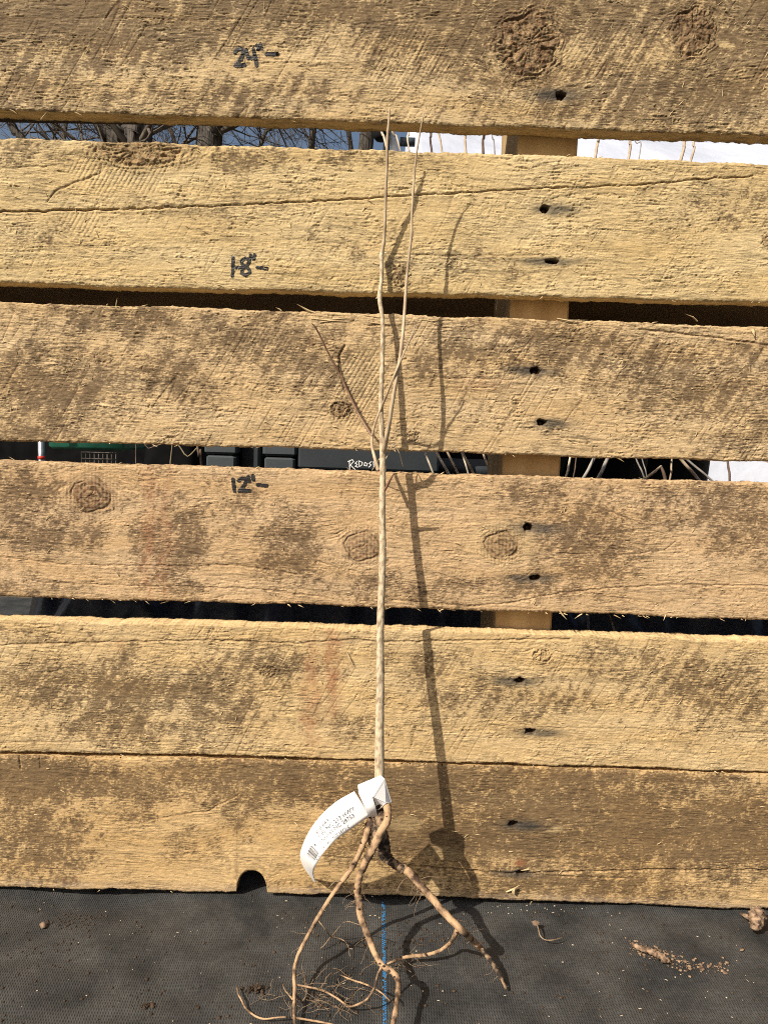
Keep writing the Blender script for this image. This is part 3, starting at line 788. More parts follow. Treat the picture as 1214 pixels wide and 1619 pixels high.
# stringers and the plank across the back
sx0 = .5 * (P(820, 230, -TH / U).x + P(783, 985, -TH / U).x); sx1 = .5 * (P(913, 230, -TH / U).x + P(874, 985, -TH / U).x)
ztop = float(np.mean(EDGES_XZ[0][0][:, 1])) - .002
for (a, b_) in ((sx0, sx1), (-.515, -.470), (.505, .550)):
    MB().box((a, TH + .0015, .002), (b_, TH + .0905, ztop), .0015).build('stringer', M_STRINGER, pallet, smooth=False)
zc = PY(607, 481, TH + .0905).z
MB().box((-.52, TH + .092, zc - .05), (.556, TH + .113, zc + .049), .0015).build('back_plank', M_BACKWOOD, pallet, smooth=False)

for (zl, zh) in ((.055, .160), (.232, .292)):  # planks out of view, added to darken the inside of the pallet
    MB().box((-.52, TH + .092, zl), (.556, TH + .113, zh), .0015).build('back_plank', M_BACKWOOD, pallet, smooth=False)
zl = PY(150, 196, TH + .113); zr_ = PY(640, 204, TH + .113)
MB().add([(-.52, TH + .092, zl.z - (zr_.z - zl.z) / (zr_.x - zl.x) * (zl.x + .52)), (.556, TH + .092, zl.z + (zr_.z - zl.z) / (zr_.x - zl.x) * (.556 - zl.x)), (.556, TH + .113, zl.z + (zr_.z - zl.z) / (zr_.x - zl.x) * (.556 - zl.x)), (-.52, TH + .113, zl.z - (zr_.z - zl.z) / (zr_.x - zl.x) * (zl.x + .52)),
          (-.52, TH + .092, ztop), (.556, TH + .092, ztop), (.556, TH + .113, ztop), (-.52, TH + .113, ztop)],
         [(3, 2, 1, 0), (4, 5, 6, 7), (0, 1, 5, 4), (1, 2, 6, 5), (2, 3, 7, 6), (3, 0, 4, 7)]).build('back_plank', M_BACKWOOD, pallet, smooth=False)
# ================================================================== SAPLING
def polyP(pts): return [P(*q) for q in pts]
base = P(600, 1300, 107)
sap = thing('bare_root_sapling', 'tall bare-root tree sapling with pale stem and splayed tan roots, leaning on the pallet', 'sapling', (base.x, base.y, 0))
stem_pts = [(603, 1262, 127), (601, 1245, 125), (600, 1225, 122), (600, 1150, 111), (601, 1080, 100), (601, 1000, 87), (603, 940, 78), (605, 870, 68), (604, 800, 58), (605, 740, 50), (604, 700, 45),
            (602, 640, 39), (604, 580, 32), (605, 530, 26), (604, 500, 23), (600, 470, 19), (603, 440, 15), (603, 400, 11)]
stem_r = [8.0, 7.8, 7.5, 6.8, 6.3, 5.9, 5.5, 5.2, 4.9, 4.8, 4.2, 3.8, 3.6, 3.4, 3.3, 3.4, 2.9, 3.1]
m = MB().tube(polyP(stem_pts), [r * U * .98 for r in stem_r], 16, 10, .035, True, [(.585, .12, .006), (.42, .10, .005), (.40, .08, .005), (.53, .1, .006), (.62, .12, .008), (.885, .22, .006), (.99, .35, .008), (.70, .1, .006), (.76, .08, .005)])
m.build('stem', M_BARK, sap)
for (q, c, r) in (((607, 912, 68), (614, 911, 72), 2.2), ((606, 867, 66), (611, 866, 71), 1.9), ((599, 470, 19), (594, 472, 21), 2.2), ((602, 815, 60), (598, 818, 63), 2.2), ((602, 1112, 104), (600, 1110, 112), 2.2), ((608, 400, 11), (613, 401, 14), 2.2)):
    MB().tube([P(*q), P((q[0] + c[0]) / 2, (q[1] + c[1]) / 2, (q[2] + c[2]) / 2), P(*c)], [r * U, r * U * .8, r * U * .25], 8, 3).build('bud', M_TWIG, sap)
TW = [
    ('side_shoot', M_TWIG, [(603, 404, 11), (607, 380, 15), (609, 340, 24), (610, 300, 33), (612, 255, 44), (612, 225, 50), (614, 200, 54), (616, 171, 58)], [3.4, 2.8, 2.5, 2.3, 2.3, 2.2, 2.0, 1.3], [(.40, .35, .012), (.82, .4, .014), (.12, .3, .01)]),
    ('side_shoot', M_TWIG, [(606, 716, 47), (609, 702, 56), (614, 676, 70), (621, 632, 77), (629, 585, 76), (635, 545, 71), (639, 500, 63), (643, 440, 56), (650, 373, 59), (651, 340, 60), (653, 305, 61), (657, 255, 67), (663, 215, 74), (670, 178, 82)],
     [4.4, 3.9, 3.6, 3.2, 2.8, 2.7, 2.6, 2.4, 2.2, 1.9, 1.8, 1.5, 1.2, .8], [(.62, .45, .008), (.77, .45, .008), (.38, .3, .008)]),
    ('side_shoot', M_TWIG, [(598, 744, 51), (594, 730, 47), (588, 705, 38), (588, 690, 35)], [3.4, 2.9, 2.4, 2.2], []),
    ('side_shoot', M_TWIG, [(588, 690, 35), (594, 666, 40), (604, 642, 47), (615, 615, 72), (624, 592, 80), (630, 578, 80), (642, 550, 83), (652, 528, 85), (656, 514, 85)], [2.2, 1.9, 1.9, 1.9, 1.7, 1.5, 1.2, 1.0, .6], [(.6, .4, .02)]),
    ('side_shoot', M_TWIGRED, [(588, 690, 35), (578, 674, 24), (565, 652, 13), (550, 620, 7), (536, 590, 8), (520, 560, 18), (507, 533, 28), (499, 518, 35), (493, 511, 40)], [2.2, 2.0, 1.9, 1.8, 1.6, 1.6, 1.4, 1.3, .8], [(.55, .4, .015), (.3, .4, .015)]),
    ('side_shoot', M_TWIGRED, [(606, 778, 55), (612, 768, 62), (617, 758, 70), (623, 748, 77)], [2.6, 2.2, 1.8, 1.1], []),
    ('side_shoot', M_TWIG, [(607, 730, 50), (615, 716, 45), (622, 702, 40), (631, 716, 38), (637, 738, 30)], [1.2, 1.0, .9, .8, .5], []),
    ('side_shoot', M_TWIG, [(588, 744, 20), (597, 730, 40), (603, 722, 48)], [.7, .9, 1.1], []),
]
for (nm, mt, pts, rad, bul) in TW:
    MB().tube(polyP(pts), [max(r * .92, .68) * U for r in rad], 9, 7, .04, True, bul).build(nm, mt, sap)

def root_pts(pts):
    """(x, y, d) in front of the boards, or (x, y, 'g', mm above the fabric)"""
    return [P(q[0], q[1], q[2] + 16 * float(1 - ss(1330, 1420, q[1]))) if q[2] != 'g' else G(q[0], q[1], q[3] * .001) for q in pts]
ROOTS = [
    # left long root
    (M_ROOT, [(588, 1296, 112), (582, 1312, 116), (573, 1337, 122), (557, 1371, 132), (540, 1394, 142), (522, 1420, 152), (502, 1452, 165), (486, 1481, 180), (470, 1514, 'g', 17), (465, 1540, 'g', 13), (466, 1560, 'g', 10), (465, 1600, 'g', 5), (467, 1630, 'g', 3)],
     [7, 6.2, 5.2, 4.8, 4.4, 4.0, 3.7, 3.4, 3.2, 3.2, 3.0, 2.6, 2.4]),
    # middle root
    (M_ROOT, [(606, 1262, 110), (612, 1276, 118), (612, 1297, 139), (602, 1315, 149), (592, 1336, 152), (582, 1356, 154), (571, 1379, 155), (566, 1396, 156), (565, 1412, 158), (568, 1428, 163), (570, 1448, 170), (579, 1473, 183), (592, 1506, 'g', 27), (605, 1527, 'g', 24), (621, 1537, 'g', 22), (629, 1553, 'g', 21), (627, 1588, 'g', 17), (620, 1625, 'g', 14)],
     [7, 7.2, 7.0, 7.2, 7.4, 6.8, 6.2, 6.0, 6.4, 6.6, 6.0, 5.6, 5.0, 4.8, 4.8, 4.6, 4.2, 4.0]),
    # right thick root
    (M_ROOTDARK, [(588, 1318, 104), (596, 1336, 106), (606, 1353, 112), (624, 1366, 120), (640, 1375, 128)], [9, 8.6, 8, 8, 7.6]),
    (M_ROOT, [(636, 1373, 126), (646, 1379, 131), (660, 1394, 140), (679, 1416, 153), (704, 1445, 172), (729, 1470, 192), (748, 1488, 'g', 14), (763, 1503, 'g', 11)], [7.8, 7.6, 7.2, 6.8, 6.6, 6.2, 5.6, 5.0]),
    (M_ROOTDARK, [(761, 1501, 'g', 11.5), (774, 1517, 'g', 9), (784, 1532, 'g', 6.5), (793, 1548, 'g', 4), (800, 1564, 'g', 2)], [4.9, 4.2, 3.8, 3.2, 1.8]),
    # crown, dark and soiled; lumps after the first added to fill its shadow
    (M_ROOTDARK, [(602, 1256, 108), (598, 1290, 110), (594, 1312, 110), (590, 1330, 110)], [11.4, 12, 10, 5]),
    (M_ROOTDARK, [(592, 1294, 104), (589, 1310, 102), (592, 1326, 102), (600, 1340, 104)], [10, 15, 15, 8]),
    (M_ROOTDARK, [(597, 1300, 118), (595, 1318, 126), (590, 1334, 128)], [9, 11, 5]),
    (M_ROOTDARK, [(603, 1300, 106), (602, 1318, 108), (606, 1336, 108), (614, 1350, 112)], [9, 13, 13, 6]),
    (M_ROOTDARK, [(600, 1284, 116), (601, 1304, 128), (597, 1322, 136), (588, 1342, 138)], [9, 12, 10, 4]),
    (M_ROOTDARK, [(600, 1300, 98), (603, 1322, 98), (606, 1342, 102), (612, 1358, 108)], [7, 12, 12.5, 6]),
    # branch of the right root
    (M_ROOT, [(723, 1467, 188), (718, 1480, 190), (712, 1490, 'g', 13), (703, 1498, 'g', 11), (691, 1505, 'g', 9), (672, 1510, 'g', 7), (648, 1512, 'g', 6), (630, 1517, 'g', 5), (612, 1524, 'g', 4)], [4.2, 3.8, 3.4, 3.2, 3.2, 3.2, 3.2, 2.6, 1.6]),
    # branches of the left root
    (M_ROOT, [(467, 1557, 'g', 10), (485, 1560, 'g', 8), (510, 1566, 'g', 7), (531, 1577, 'g', 6), (548, 1589, 'g', 4), (556, 1590, 'g', 3)], [1.8, 1.6, 1.7, 1.6, 1.4, .8]),
    (M_ROOT, [(466, 1609, 'g', 4), (490, 1613, 'g', 3), (518, 1618, 'g', 2.5), (545, 1624, 'g', 2)], [1.8, 1.6, 1.4, 1.0]),
    (M_ROOT, [(464, 1582, 'g', 7), (458, 1574, 'g', 6), (451, 1566, 'g', 6), (447, 1556, 'g', 5)], [1.2, 1.2, 1.0, .7]),
    (M_ROOT, [(504, 1565, 'g', 7), (514, 1553, 'g', 8), (516, 1546, 'g', 8), (525, 1537, 'g', 7)], [.9, .9, .8, .6]),
    # branches of the middle root
    (M_ROOT, [(603, 1529, 'g', 24), (596, 1545, 'g', 21), (592, 1561, 'g', 17), (581, 1579, 'g', 12), (566, 1588, 'g', 8), (552, 1592, 'g', 5), (545, 1590, 'g', 3)], [2.2, 2.0, 1.9, 1.9, 1.7, 1.3, .9]),
    (M_ROOT, [(537, 1541, 'g', 10), (556, 1549, 'g', 13), (580, 1557, 'g', 16), (602, 1569, 'g', 15), (617, 1583, 'g', 10)], [.9, 1.4, 1.5, 1.3, .8]),
]
for (mt, pts, rad) in ROOTS:
    MB().tube(root_pts(pts), [r * U * .80 for r in rad], 12, 8, .22, True).build('root', mt, sap)
# fine rootlets, uncountable
m = MB()
def rootlet(p, L, dirn, r=.6):
    pts = [Vector(p)]; d = Vector(dirn).normalized()
    for i in range(5):
        d = (d + Vector((random.uniform(-1, 1), random.uniform(-1, 1), random.uniform(-1, .4))) * .55).normalized()
        q = pts[-1] + d * L / 5
        q.z = max(q.z, .0006)
        pts.append(q)
    m.tube(pts, [r * U * .6, r * U * .3], 4, 2, 0, False)
for (mt, pts, rad) in ROOTS[:5] + ROOTS[11:13]:
    c = spline(root_pts(pts), 6)
    for k in range(int(len(c) * .16)):
        p = c[random.randrange(len(c) // 6, len(c))]
        rootlet(p, random.uniform(.004, .016), (random.uniform(-1, 1), random.uniform(-.6, .2), random.uniform(-1, .1)))
for (px, py, d) in ((567, 1420, 155), (566, 1410, 155), (568, 1430, 158), (585, 1480, 186), (660, 1395, 140), (668, 1405, 146), (650, 1385, 136), (590, 1300, 116), (585, 1320, 118)):
    for k in range(3):
        rootlet(P(px, py, d), random.uniform(.008, .02), (random.uniform(-1, .8), random.uniform(-.5, .3), random.uniform(-1, .2)), .7)
for pts in ([(503, 1455, 166), (515, 1470, 175), (523, 1481, 'g', 8), (528, 1476, 'g', 10), (540, 1462, 'g', 20), (550, 1457, 'g', 26), (568, 1462, 'g', 30)],
            [(523, 1481, 'g', 8), (540, 1485, 'g', 5), (550, 1495, 'g', 4), (553, 1512, 'g', 2)], [(523, 1481, 'g', 8), (513, 1494, 'g', 4), (506, 1500, 'g', 2)],
            [(633, 1520, 'g', 5), (640, 1530, 'g', 4), (650, 1537, 'g', 2)], [(480, 1545, 'g', 5), (485, 1570, 'g', 5), (478, 1583, 'g', 3), (470, 1590, 'g', 3)],
            [(543, 1395, 143), (533, 1392, 146), (525, 1398, 148), (520, 1404, 150)]):
    m.tube(root_pts(pts), [.9 * U, .55 * U], 5, 4, 0, False)
for k in range(46):
    p = G(random.gauss(515, 38), random.gauss(1570, 20), random.uniform(.001, .012))
    rootlet(p, random.uniform(.008, .028), (random.uniform(-1, 1), random.uniform(-.6, .6), random.uniform(-.3, .3)), .62)
for k in range(16):
    p = G(random.gauss(640, 22), random.gauss(1520, 9), random.uniform(.001, .006))
    rootlet(p, random.uniform(.006, .018), (random.uniform(-1, 1), random.uniform(-.6, .6), random.uniform(-.3, .2)), .55)
o = m.build('fine_roots', M_HAIR, sap); o['kind'] = 'stuff'
# soil clinging to the crown
m = MB()
def crumb(mb, p, r, sq=.7):
    v = []; n = 6
    for k, (zz, rr) in enumerate(((-.6, .5), (.0, 1.0), (.6, .6))):
        for i in range(n):
            a = 2 * math.pi * i / n + k * .4
            q = r * rr * random.uniform(.7, 1.25)
            v.append((p[0] + q * math.cos(a), p[1] + q * math.sin(a), p[2] + zz * r * sq * random.uniform(.8, 1.2)))
    f = [tuple(range(5, -1, -1)), tuple(range(12, 18))]
    for k in range(2):
        for i in range(n):
            j = (i + 1) % n
            f.append((k * n + i, k * n + j, k * n + n + j, k * n + n + i))
    mb.add(v, f)
for (a, b_, n) in ((2, 0, 40), (5, 0, 40), (6, 0, 40), (7, 0, 30), (8, 0, 30), (9, 0, 20), (10, 0, 20), (0, 0, 16), (1, 0, 26), (11, 0, 14)):
    c = spline(root_pts(ROOTS[a][1]), 6); r_ = np.interp(np.linspace(0, 1, len(c)), np.linspace(0, 1, len(ROOTS[a][2])), ROOTS[a][2])
    for k in range(n):
        i = random.randrange(len(c))
        d = Vector((random.uniform(-1, 1), random.uniform(-1, .3), random.uniform(-1, 1))).normalized()
        crumb(m, Vector(c[i]) + d * r_[i] * U * .8, random.uniform(1.2, 3.2) * U)
o = m.build('clinging_soil', M_SOIL, sap); o['kind'] = 'stuff'

# ================================================================== PAPER LABEL ON THE STEM
rows_o = [(560, 1251, 112), (531, 1268, 120), (506, 1291, 122), (488, 1316, 112), (477, 1341, 92), (475, 1356, 68), (482, 1374, 35), (493, 1387, 5)]
rows_i = [(586, 1289, 112), (556, 1310, 122), (532, 1327, 132), (512, 1348, 136), (502, 1364, 123), (497, 1374, 106), (496, 1384, 76), (500, 1396, 48)]
KO = np.array([list(P(q[0], q[1], q[2] + 15 * (1 - i / 7))) for i, q in enumerate(rows_o)]); KI = np.array([list(P(q[0], q[1], q[2] + 15 * (1 - i / 7))) for i, q in enumerate(rows_i)])
def PK(x, y, d): return P(x, y, d + 16)
SO = spline(KO, 40); SI = spline(KI, 40)
mid = (SO + SI) / 2
arc = np.concatenate([[0], np.cumsum(np.linalg.norm(np.diff(mid, axis=0), axis=1))]); LEN = arc[-1]; WID = float(np.linalg.norm(SO[0] - SI[0]))
def TP(a, b_, off=0.0):
    """a metres from the knot along the strip, b_ 0 outer edge .. 1 inner edge"""
    a = np.clip(a, 0, LEN)
    def at(a):
        return (np.array([np.interp(a, arc, SO[:, k]) for k in range(3)]), np.array([np.interp(a, arc, SI[:, k]) for k in range(3)]))
    o_, i_ = at(a); o2, i2 = at(min(a + .001, LEN)); o1, i1 = at(max(a - .001, 0))
    t = (o2 + i2) - (o1 + i1); w = i_ - o_
    n = np.cross(t, w); n /= np.linalg.norm(n) + 1e-12
    if n[1] > 0 and a < LEN * .5: n = -n
    elif a >= LEN * .5:
        n = n * TP.sign
    return o_ + w * b_ + n * (off + .0007 * math.sin(math.pi * b_))
o_a = np.cross(SO[60] + SI[60] - SO[58] - SI[58], SI[59] - SO[59])
TP.sign = -1 if o_a[1] > 0 else 1
na, nb = 90, 9
V = [TP(LEN * i / na, j / nb) for i in range(na + 1) for j in range(nb + 1)]
Fc = [(i * (nb + 1) + j, i * (nb + 1) + j + 1, (i + 1) * (nb + 1) + j + 1, (i + 1) * (nb + 1) + j) for i in range(na) for j in range(nb)]
lab = thing('paper_label', 'curled white paper strip label with printed address and barcode, looped round the sapling stem', 'label', P(580, 1290, 110))
o = mesh_obj('strip', V, Fc, M_PAPER, lab)
sol = o.modifiers.new('thickness', 'SOLIDIFY'); sol.thickness = .0002; sol.offset = 0
A, B, C_, E_, F_, G_, H_, A2 = PK(566, 1241, 104), PK(602, 1226, 124), PK(608, 1231, 125), PK(619, 1268, 114), PK(597, 1281, 120), PK(590, 1260, 127), PK(610, 1269, 122), PK(567, 1255, 108)
Bk1, Bk2, Bk3 = PK(606, 1240, 88), PK(608, 1268, 88), PK(580, 1250, 90)
kn = MB()
kn.add([A, B, G_, A2], [(0, 1, 2, 3)])
kn.add([B, C_, E_, H_, G_], [(0, 1, 2, 3, 4)])
kn.add([PK(590, 1260, 125), PK(610, 1269, 120), PK(597, 1281, 112)], [(0, 1, 2)])
kn.add([H_, E_, F_], [(0, 1, 2)])
kn.add([C_, Bk1, Bk2, E_], [(0, 1, 2, 3)])
kn.add([A, A2, Bk3], [(0, 1, 2)])
kn.add([A, Bk3, Bk1, B], [(0, 1, 2, 3)])
o = kn.build('folded_loop', M_PAPER, lab, smooth=False)
sol = o.modifiers.new('thickness', 'SOLIDIFY'); sol.thickness = .0002; sol.offset = 0
o = MB().add([PK(567, 1254, 124), PK(588, 1258, 130), PK(593, 1274, 131), PK(597, 1291, 126), PK(582, 1291, 126), PK(576, 1274, 128)], [(0, 1, 2, 5), (5, 2, 3, 4)]).build('tucked_end', M_PAPER, lab, smooth=True)
sol = o.modifiers.new('thickness', 'SOLIDIFY'); sol.thickness = .0002; sol.offset = 0
# print
def text_mesh(body, size):
    cu = bpy.data.curves.new('t', 'FONT'); cu.body = body; cu.size = size; cu.resolution_u = 2
    ob = bpy.data.objects.new('t', cu); SC.collection.objects.link(ob)
    dg = bpy.context.evaluated_depsgraph_get()
    me = bpy.data.meshes.new_from_object(ob.evaluated_get(dg))
    v = [tuple(q.co) for q in me.vertices]; f = [tuple(p.vertices) for p in me.polygons]
    bpy.data.objects.remove(ob); bpy.data.curves.remove(cu); bpy.data.meshes.remove(me)
    return v, f
m = MB()
for (body, b0, a0) in (('828 649-2224', .36, .0375), ('7183 NC 213 HWY', .54, .0385), ('Marshall NC 28753', .72, .0395), ('www.thenursery.com', .92, .0415)):
    if body.startswith('828'): body = '828 649'
    if body.startswith('www'): body = 'www.  nursery.c'
    v, f = text_mesh(body, .0039)
    m.add([TP(a0 - x, b0 - y / WID, .00028) for x, y, z in v], f)
m.build('printed_address', M_PRINT, lab, smooth=False)
m = MB(); a = .0480
bars = [2, 1, 1, 1, 1, 2, 2, 1, 3, 2, 4, 1, 2, 1, 1, 2, 1, 1, 2, 2, 1, 3, 1, 1]
for i, w in enumerate(bars):
    wd = w * .00036
    if i % 2 == 0:
        m.add([TP(a, .40, .00028), TP(a + wd, .40, .00028), TP(a + wd, .86, .00028), TP(a, .86, .00028)], [(0, 1, 2, 3)])
    a += wd
m.build('barcode', M_BAR, lab, smooth=False)
m = MB()
for (a, b_, r) in ((.0445, .55, .0007), (.053, .18, .0004), (.0425, .62, .0003), (.051, .93, .0003), (.0565, .93, .0005), (.0478, .35, .00025)):
    m.add([TP(a - r, b_ - r / WID, .0003), TP(a + r, b_ - r / WID, .0003), TP(a + r, b_ + r / WID, .0003), TP(a - r, b_ + r / WID, .0003)], [(0, 1, 2, 3)])
m.build('ink_speck', M_BAR, lab, smooth=False)

# ================================================================== LITTER ON THE FABRIC
def fz(x, y): return float(fabric_relief(np.array(x), np.array(y)))
m = MB(); m2 = MB(); m3 = MB()
for k in range(420):
    px = random.uniform(-20, 1240); py = random.uniform(1412, 1640)
    p = G(px, py)
    crumb(m, (p.x, p.y, fz(p.x, p.y) + .0002), random.choice([.0005, .0007, .0009, .0012]) * random.uniform(.6, 1.3))
for (px, py, n, sp, r) in ((120, 1450, 60, 26, .0006), (700, 1432, 70, 60, .0006), (950, 1438, 50, 70, .0006), (560, 1560, 70, 46, .0007), (620, 1490, 50, 40, .0007), (405, 1565, 14, 10, .0012), (233, 1588, 8, 10, .001),
                           (510, 1590, 40, 30, .0008), (60, 1500, 30, 40, .0006), (690, 1480, 30, 30, .0006)):
    for k in range(n):
        p = G(px + random.gauss(0, sp), max(1412, py + random.gauss(0, sp * .4)))
        crumb(m, (p.x, p.y, fz(p.x, p.y) + .0002), r * random.uniform(.5, 1.9))
for k in range(85):
    px = random.uniform(-20, 1240); py = 1415 + 225 * random.random() ** 1.3
    p = G(px, py)
    crumb(m2, (p.x, p.y, fz(p.x, p.y) + .0003), random.choice([.0003, .0004, .0005, .0007]), .5)
for k in range(28):
    px = random.uniform(770, 1000); py = 1424 + (px - 770) * .03 + random.uniform(0, 14)
    p = G(px, py)
    crumb(m2, (p.x, p.y, fz(p.x, p.y) + .0003), random.uniform(.0003, .0008), .6)
for k in range(60):
    px = random.uniform(-20, 1240); py = random.uniform(1420, 1640); p = G(px, py); a = random.uniform(0, 6.28); L = random.uniform(.001, .004)
    z = fz(p.x, p.y) + .0005
    sliver(m3, (p.x, p.y, z), (p.x + L * math.cos(a), p.y + L * math.sin(a), z + .0004), random.uniform(.0004, .0008))
o = m.build('soil_crumbs', M_SOIL, loc=(0, -.1, 0)); tag(o, 'dark soil crumbs scattered over the black fabric', 'soil', kind='stuff')
o = m2.build('pale_grit', M_CHIP, loc=(0, -.1, 0)); tag(o, 'pale grit and sawdust flecks scattered over the black fabric', 'grit', kind='stuff')
o = m3.build('straw_bits', M_CHIP, loc=(0, -.1, 0)); tag(o, 'tiny straw slivers scattered over the black fabric', 'straw', kind='stuff')
# rotten reddish stick with crumbled wood
c = G(1040, 1503)
t = thing('rotten_stick', 'reddish brown rotten stick crumbling on the black fabric', 'stick', c)
MB().tube([G(998, 1493, .002), G(1015, 1500, .003), G(1035, 1507, .003), G(1050, 1516, .003), G(1060, 1520, .002)], [.0013, .0019, .0022, .0026, .0008], 14, 9, .55).build('stick', M_REDROT, t)
m = MB()
for k in range(330):
    f_ = random.random() ** 1.2
    px = 1000 + 150 * f_ + random.gauss(0, 12); py = 1492 + 36 * min(f_ * 1.6, 1) + random.gauss(0, 5) - (8 * max(0, f_ - .6))
    p = G(px, py)
    crumb(m, (p.x, p.y, fz(p.x, p.y) + .0004), random.choice([.0003, .0004, .0006, .0009, .0014]) * random.uniform(.7, 1.2), .5)
o = m.build('crumbled_wood', M_REDROT, t); o['kind'] = 'stuff'
# lump at the right end of the lowest board
c = G(1194, 1466)
t = thing('bark_lump', 'knobbly brown stub of wood lying against the foot of the bottom board', 'wood stub', c)
MB().tube([G(1196, 1438, .010), G(1197, 1446, .009), G(1195, 1458, .007), G(1191, 1470, .004)], [.0033, .0054, .0050, .0022], 20, 9, .5).build('stub', M_REDROT, t)
MB().tube([G(1190, 1452, .004), G(1180, 1449, .004), G(1170, 1444, .003)], [.0022, .0018, .0010], 8, 4, .3).build('broken_end', M_REDROT, t)
# curled dry stalk with a scrap of leaf
t = thing('dry_stalk', 'thin curled dry stalk with a scrap of leaf on the fabric', 'stalk', G(862, 1480))
MB().tube([G(848, 1458, .003), G(851, 1470, .004), G(854, 1480, .003), G(862, 1486, .003), G(875, 1486, .004), G(890, 1482, .003)], [.0005, .0005, .00045, .0004, .0004, .0002], 6, 4, .1).build('stalk', M_HAIR, t)
m = MB()
pa_ = [G(840, 1457, .003), G(846, 1455, .006), G(853, 1458, .004), G(850, 1464, .003), G(843, 1463, .002)]
m.add(pa_ + [G(847, 1459, .0055)], [(0, 1, 5), (1, 2, 5), (2, 3, 5), (3, 4, 5), (4, 0, 5)]).build('leaf_scrap', M_DRYLEAF, t, smooth=True)
for (px, py, s, lb) in ((69, 1459, 6, 'small curled brown leaf scrap near the left end of the bottom board'), (848 - 4, 1465 - 6, 5, None), (1173, 1502, 4, 'tiny pale leaf chip near the right edge of the fabric')):
    if lb is None: continue
    pts = []
    n = 9
    for i in range(n):
        a = 2 * math.pi * i / n
        q = G(px + s * random.uniform(.7, 1.2) * math.cos(a), py + s * .7 * random.uniform(.6, 1.2) * math.sin(a)); q.z = fz(q.x, q.y) + .0006 + random.uniform(0, .0010); pts.append(q)
    q = G(px, py); q.z = .0008; pts.append(q)
    o = MB().add(pts, [(i, (i + 1) % n, n) for i in range(n)]).build('leaf_scrap', M_DRYLEAF, loc=q)
    sol = o.modifiers.new('thickness', 'SOLIDIFY'); sol.thickness = .0003
    tag(o, lb, 'leaf')
# stray fine root lying left of the plant
p0 = [(375, 1561), (377, 1572), (382, 1581), (388, 1593), (396, 1601), (407, 1608), (419, 1611), (436, 1609), (453, 1608)]
o = MB().tube([G(x, y, .0022 + .0016 * math.sin(i * 1.1)) for i, (x, y) in enumerate(p0)], [.9 * U, 1.3 * U, 1.3 * U, .9 * U], 7, 5, .15).build('loose_rootlet', M_ROOT, loc=G(405, 1600))
tag(o, 'pale curved rootlet lying loose on the fabric left of the roots', 'rootlet')
for (px, py, r, lb) in ((404, 1564, .0038, 'dark soil clod beside the loose curved rootlet'), (231, 1588, .0022, 'small dark soil clod on the fabric below the notch')):
    m = MB(); q = G(px, py); q.z = fz(q.x, q.y) + r * .4
    for k in range(26): crumb(m, (q.x + random.gauss(0, r * .6), q.y + random.gauss(0, r * .5), q.z + random.uniform(-.3, .3) * r), r * random.uniform(.12, .42))
    o = m.build('soil_clod', M_SOIL, loc=q); tag(o, lb, 'soil clod')

# ================================================================== THINGS BEHIND THE PALLET
M_TOTE = mk('slate_plastic', (0.040, 0.050, 0.058), (0.058, 0.068, 0.078), 12, 0.55, spec=0.4)
M_TOTED = mk('dark_slate_plastic', (0.024, 0.030, 0.036), (0.036, 0.043, 0.05), 12, 0.5, spec=0.4)
M_BLACK = mk('black_plastic', (0.005, 0.0055, 0.006), (0.010, 0.0105, 0.0115), 20, 0.7, spec=0.12)
M_SHADE = mk('deep_shade_black', (0.003, 0.003, 0.0035), (0.007, 0.007, 0.0075), 20, 0.95, spec=0.03)  # near-black colour stands in for deep shade
M_CHALK = mk('white_paint_pen', (0.75, 0.75, 0.75), (0.85, 0.85, 0.85), 200, 0.6)
M_GREEN = mk('green_painted_steel', (0.010, 0.085, 0.055), (0.016, 0.115, 0.075), 30, 0.45, spec=0.5)
M_STEEL = mk('galvanised_steel', (0.20, 0.21, 0.23), (0.42, 0.43, 0.45), 60, 0.4, metal=0.7)
M_RED = mk('red_tape', (0.45, 0.03, 0.02), (0.6, 0.05, 0.03), 60, 0.5)
M_WHITEPIPE = mk('white_pvc', (0.72, 0.74, 0.78), (0.80, 0.81, 0.84), 40, 0.35)
M_SLATEPIPE = mk('painted_steel_tube', (0.035, 0.05, 0.06), (0.06, 0.075, 0.09), 40, 0.4)
M_FILM = mk('black_plastic_film', (0.020, 0.026, 0.044), (0.034, 0.042, 0.066), 20, 0.36, 0.003, 40, spec=0.6)
M_TARP = mk('white_greenhouse_film', (0.42, 0.455, 0.54), (0.50, 0.53, 0.61), 3, 0.4, 0.03, 4)
M_TRUNK = mk('tree_bark', (0.030, 0.026, 0.022), (0.105, 0.09, 0.075), 26, 0.9, 0.05, 30, stretch=(1, 1, 0.18))
M_BRANCH = mk('branch_bark', (0.06, 0.048, 0.038), (0.12, 0.10, 0.08), 9, 0.9)
M_STICK = [mk('whip_bark_pale', (0.50, 0.42, 0.32), (0.66, 0.58, 0.46), 90, 0.6), mk('whip_bark_tan', (0.34, 0.25, 0.17), (0.50, 0.39, 0.28), 90, 0.6),
           mk('whip_bark_grey', (0.22, 0.20, 0.18), (0.36, 0.33, 0.30), 90, 0.7), mk('whip_bark_brown', (0.10, 0.065, 0.045), (0.18, 0.125, 0.09), 90, 0.7)]
M_GRASS = mk('green_grass', (0.05, 0.12, 0.02), (0.09, 0.18, 0.035), 20, 0.7)
M_BLADE = mk('dry_blade', (0.16, 0.13, 0.07), (0.30, 0.25, 0.15), 60, 0.7)

